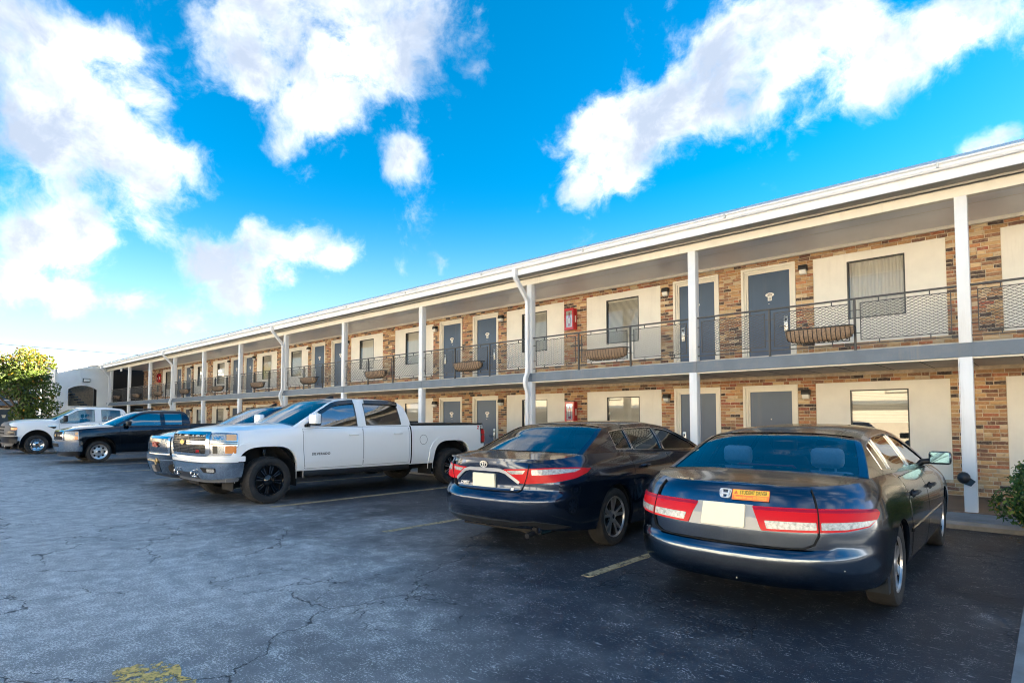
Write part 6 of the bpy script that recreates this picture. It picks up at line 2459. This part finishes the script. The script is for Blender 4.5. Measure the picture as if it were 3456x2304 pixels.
RAIL_CREW = [(-0.99, 1.22), (-0.95, 1.42), (-0.87, 1.62), (-0.76, 1.70), (-0.2, 1.73), (0.25, 1.725), (0.60, 1.68), (0.92, 1.53), (1.20, 1.37), (1.48, 1.20)]
gmc, B, C_ = older_pickup(VM['navy'], True,
    [([(0.0, 0.38), (-0.88, 0.38), (-0.90, 0.8), (-0.90, 1.20), (0.0, 1.20)][::-1], -0.6, 1.05), ([(0.02, 0.38), (1.30, 0.38), (1.33, 0.8), (1.33, 1.165), (0.02, 1.19)], 0.16, 1.05)],
    [(-0.76, -0.06, dict(it=0.07, ib=0.03, sl1=0.02)), (0.08, 1.34, dict(it=0.065, ib=0.01))], RAIL_CREW, 'pickup_truck',
    'dark navy pickup with a chrome mesh grille tucked behind the white lifted pickup', (-14.22, 7.02, 0), False, -3.1, -0.95, 3, 6, BUL, CRO, -1.91)
fF = B.end('f')
fpatch(gmc, B, 'grille', rect(-0.62, 0.62, 0.74, 1.02), 0.006, VM['gap'])
fpatch(gmc, B, 'grille_surround', rounded(rect(-0.70, 0.70, 0.70, 1.05), 0.04), 0.025, VM['chrome'], holes=[rounded(rect(-0.62, 0.62, 0.74, 1.015), 0.03)], skirt=0.04)
gm_ = MB()
for k in range(-34, 35):
    for sl in (1, -1):
        pts_ = []
        for z in lin(0.742, 1.012, 4):
            q = k * 0.036 + sl * (z - 0.877) * 0.75
            if abs(q) < 0.615:
                pts_.append((q, z))
        if len(pts_) > 1:
            strip(gm_, fF, pts_, 0.008, 0.016, res=0.2)
gm_.obj('grille_mesh', VM['chrome'], gmc, fix=False)
on_surface(put_text('GMC', 0.15, (0, 0, 0), (0, 0, 0), mat('worn_red_badge', (0.50, 0.10, 0.06), 0.3), gmc, 'lettering', 0.010, 0.004, sx=1.15), fF, 0.0, 0.89, 0.030)
for sg in (1, -1):
    mp = (lambda p: p) if sg > 0 else mirror_poly
    hl = fpatch(gmc, B, 'headlight', mp(rounded(rect(0.73, 1.20, 0.73, 1.03), 0.02)), 0.014, VM['clear'])
    fpatch(gmc, B, 'lamp_divider', mp(rect(0.74, 1.19, 0.875, 0.885)), 0.018, VM['chrome_dull'], parent=hl)
    fg = fpatch(gmc, B, 'fog_light', mp([(0.78 + 0.13 * math.cos(t), 0.43 + 0.09 * math.sin(t)) for t in lin(0, 2 * math.pi, 17)[:-1]]), 0.078, VM['gap'])
fpatch(gmc, B, 'bumper', rounded([(-1.30, 0.70), (1.30, 0.70), (1.30, 0.34), (0.9, 0.30), (-0.9, 0.30), (-1.30, 0.34)], 0.03), 0.072, VM['navy'], skirt=0.10)
fpatch(gmc, B, 'bumper_trim', rect(-1.1, 1.1, 0.585, 0.60), 0.076, VM['chrome_dull'])
fpatch(gmc, B, 'plate_bracket', rect(-0.24, 0.24, 0.35, 0.49), 0.078, VM['black'])
fpatch(gmc, B, 'bracket_plate', rect(-0.22, -0.02, 0.345, 0.48), 0.090, mat('bare_bracket', (0.30, 0.28, 0.26), 0.5, 0.5))
p = fF(0.12, 0.55)
hk = MB()
hk.tube([(p.x + 0.09, -0.35, 0.555), (p.x + 0.09, 0.12, 0.545)], 0.018, 6)
for i in range(12):
    a, b_ = math.pi * 2 * i / 12, math.pi * 2 * (i + 1) / 12
    hk.tube([(p.x + 0.09, 0.17 + 0.05 * math.cos(a), 0.54 + 0.06 * math.sin(a)), (p.x + 0.09, 0.17 + 0.05 * math.cos(b_), 0.54 + 0.06 * math.sin(b_))], 0.014, 6)
hk.obj('tow_hook', mat('old_brass', (0.45, 0.33, 0.16), 0.35, 0.8), gmc, smooth=60, fix=False)
fpatch(gmc, B, 'valance', rounded([(-1.2, 0.31), (1.2, 0.31), (1.1, 0.22), (-1.1, 0.22)], 0.03), 0.03, VM['black'])
MB().prism([(0.42, 1.755), (0.26, 1.755), (0.26, 1.81), (0.30, 1.81)], 1, -0.025, 0.025).obj('roof_aerial', VM['black'], gmc)
MB().tube([(1.40, -0.72, 1.20), (1.36, -0.74, 1.75)], 0.004, 5).obj('whip_aerial', VM['black'], gmc, fix=False)

# ---- white work truck
s = dict(
    paint=VM['whiteold'], zund=0.42, xcowl=1.20, xbed=-1.29, ic=3, ia=6, xa=(1.90, -1.90), xseat=0.10,
    body=dict(W=1.045, zref=1.0, nr=5, Lr=0.22, nf=3.2, Lf=0.42,
              rear=[(0.5, -3.20), (0.8, -3.25), (1.35, -3.25)],
              front=[(0.50, 2.80), (0.70, 2.88), (1.0, 2.90), (1.20, 2.86), (1.33, 2.74)],
              section=SEC, barrel=[(-3.25, 0.985), (-2.5, 1.0), (1.9, 1.0), (2.4, 0.985), (2.9, 0.955)],
              top=[(-3.25, 1.36), (-1.32, 1.36), (-1.26, 1.325), (0.1, 1.315), (0.6, 1.26), (1.1, 1.26), (1.25, 1.36), (1.8, 1.36), (2.4, 1.33), (2.9, 1.26)],
              bottom=[(-3.25, 0.55), (-1.4, 0.46), (1.4, 0.46), (2.5, 0.66), (2.9, 0.66)],
              arches=[(-1.90, 0.40, 0.52, 0.58, 2.0), (1.90, 0.40, 0.54, 0.60, 2.0)]),
    rail=[(-1.35, 1.33), (-1.31, 1.55), (-1.24, 1.78), (-1.12, 1.88), (-0.5, 1.915), (0.15, 1.915), (0.48, 1.87), (0.78, 1.70), (1.05, 1.53), (1.32, 1.36)],
    tumble=(0.22, 0.25), bulge=BUL, crown=CRO,
    hood_crown=[(1.2, 0.08), (2.0, 0.09), (2.5, 0.07), (2.9, 0.02)],
    wins=[(-1.05, -0.34, dict(it=0.075, ib=0.02)), (-0.09, 1.14, dict(it=0.075, ib=0.005))],
    doors=[([(-0.24, 0.50), (-1.22, 0.50), (-1.24, 0.9), (-1.24, 1.30), (-0.24, 1.30)][::-1], None, 0), ([(-0.22, 0.50), (1.12, 0.50), (1.17, 0.9), (1.17, 1.235), (0.62, 1.24), (0.1, 1.295), (-0.22, 1.30)], -0.05, 1.12)],
    glass=VM['glass'], handle=VM['black'], flare=0.012, wheel=(0.39, 0.25, 0.25, 'steel_cap', 0.0), mirror=(0.98, 1.42, 0.20, 0.26), mirror_mat=VM['black'])
ford, B, C_ = pickup(s, 'pickup_truck', 'white work pickup with dark plastic grille and black bumper by the tree', (-31.8, 6.46, 0), R(-90))
plastic = mat('weathered_plastic', (0.10, 0.10, 0.105), 0.55)
fF = B.end('f')
fpatch(ford, B, 'grille', rounded([(-0.98, 1.14), (-0.72, 1.30), (0.72, 1.30), (0.98, 1.14), (1.18, 1.12), (1.18, 0.77), (-1.18, 0.77), (-1.18, 1.12)], 0.02), 0.020, plastic)
for z0 in (0.83, 0.95, 1.07):
    fpatch(ford, B, 'grille_slot', rounded(rect(-0.62, 0.62, z0, z0 + 0.075), 0.02), 0.024, VM['gap'])
for sg in (1, -1):
    mp = (lambda p: p) if sg > 0 else mirror_poly
    hl = fpatch(ford, B, 'headlight', mp(rounded(rect(0.80, 1.10, 0.82, 0.94), 0.02)), 0.026, VM['gloss'])
    fpatch(ford, B, 'indicator', mp(rounded(rect(1.00, 1.20, 1.0, 1.085), 0.012)), 0.030, VM['amber'], parent=hl)
    v_ = MB()
    patch(v_, B.side(sg), rounded([(1.60, 1.17), (1.26, 1.17), (1.28, 1.06), (1.36, 1.03)], 0.01), 0.006, res=0.06)
    vo_ = v_.obj('fender_vent', VM['chrome_dull'], ford, fix=False)
    v_ = MB()
    patch(v_, B.side(sg), rounded([(1.56, 1.125), (1.28, 1.125), (1.30, 1.065), (1.36, 1.04)], 0.01), 0.009, res=0.06)
    v_.obj('vent_slot', VM['gap'], vo_, fix=False)
fpatch(ford, B, 'bumper', rounded([(-1.22, 0.745), (1.22, 0.745), (1.20, 0.47), (-1.20, 0.47)], 0.03), 0.11, VM['black'], skirt=0.14)
fpatch(ford, B, 'bumper_slot', rounded(rect(-0.40, 0.40, 0.56, 0.66), 0.02), 0.114, VM['gap'])
fpatch(ford, B, 'valance', rounded([(-1.1, 0.465), (1.1, 0.465), (1.0, 0.35), (-1.0, 0.35)], 0.03), 0.04, plastic, skirt=0.05)
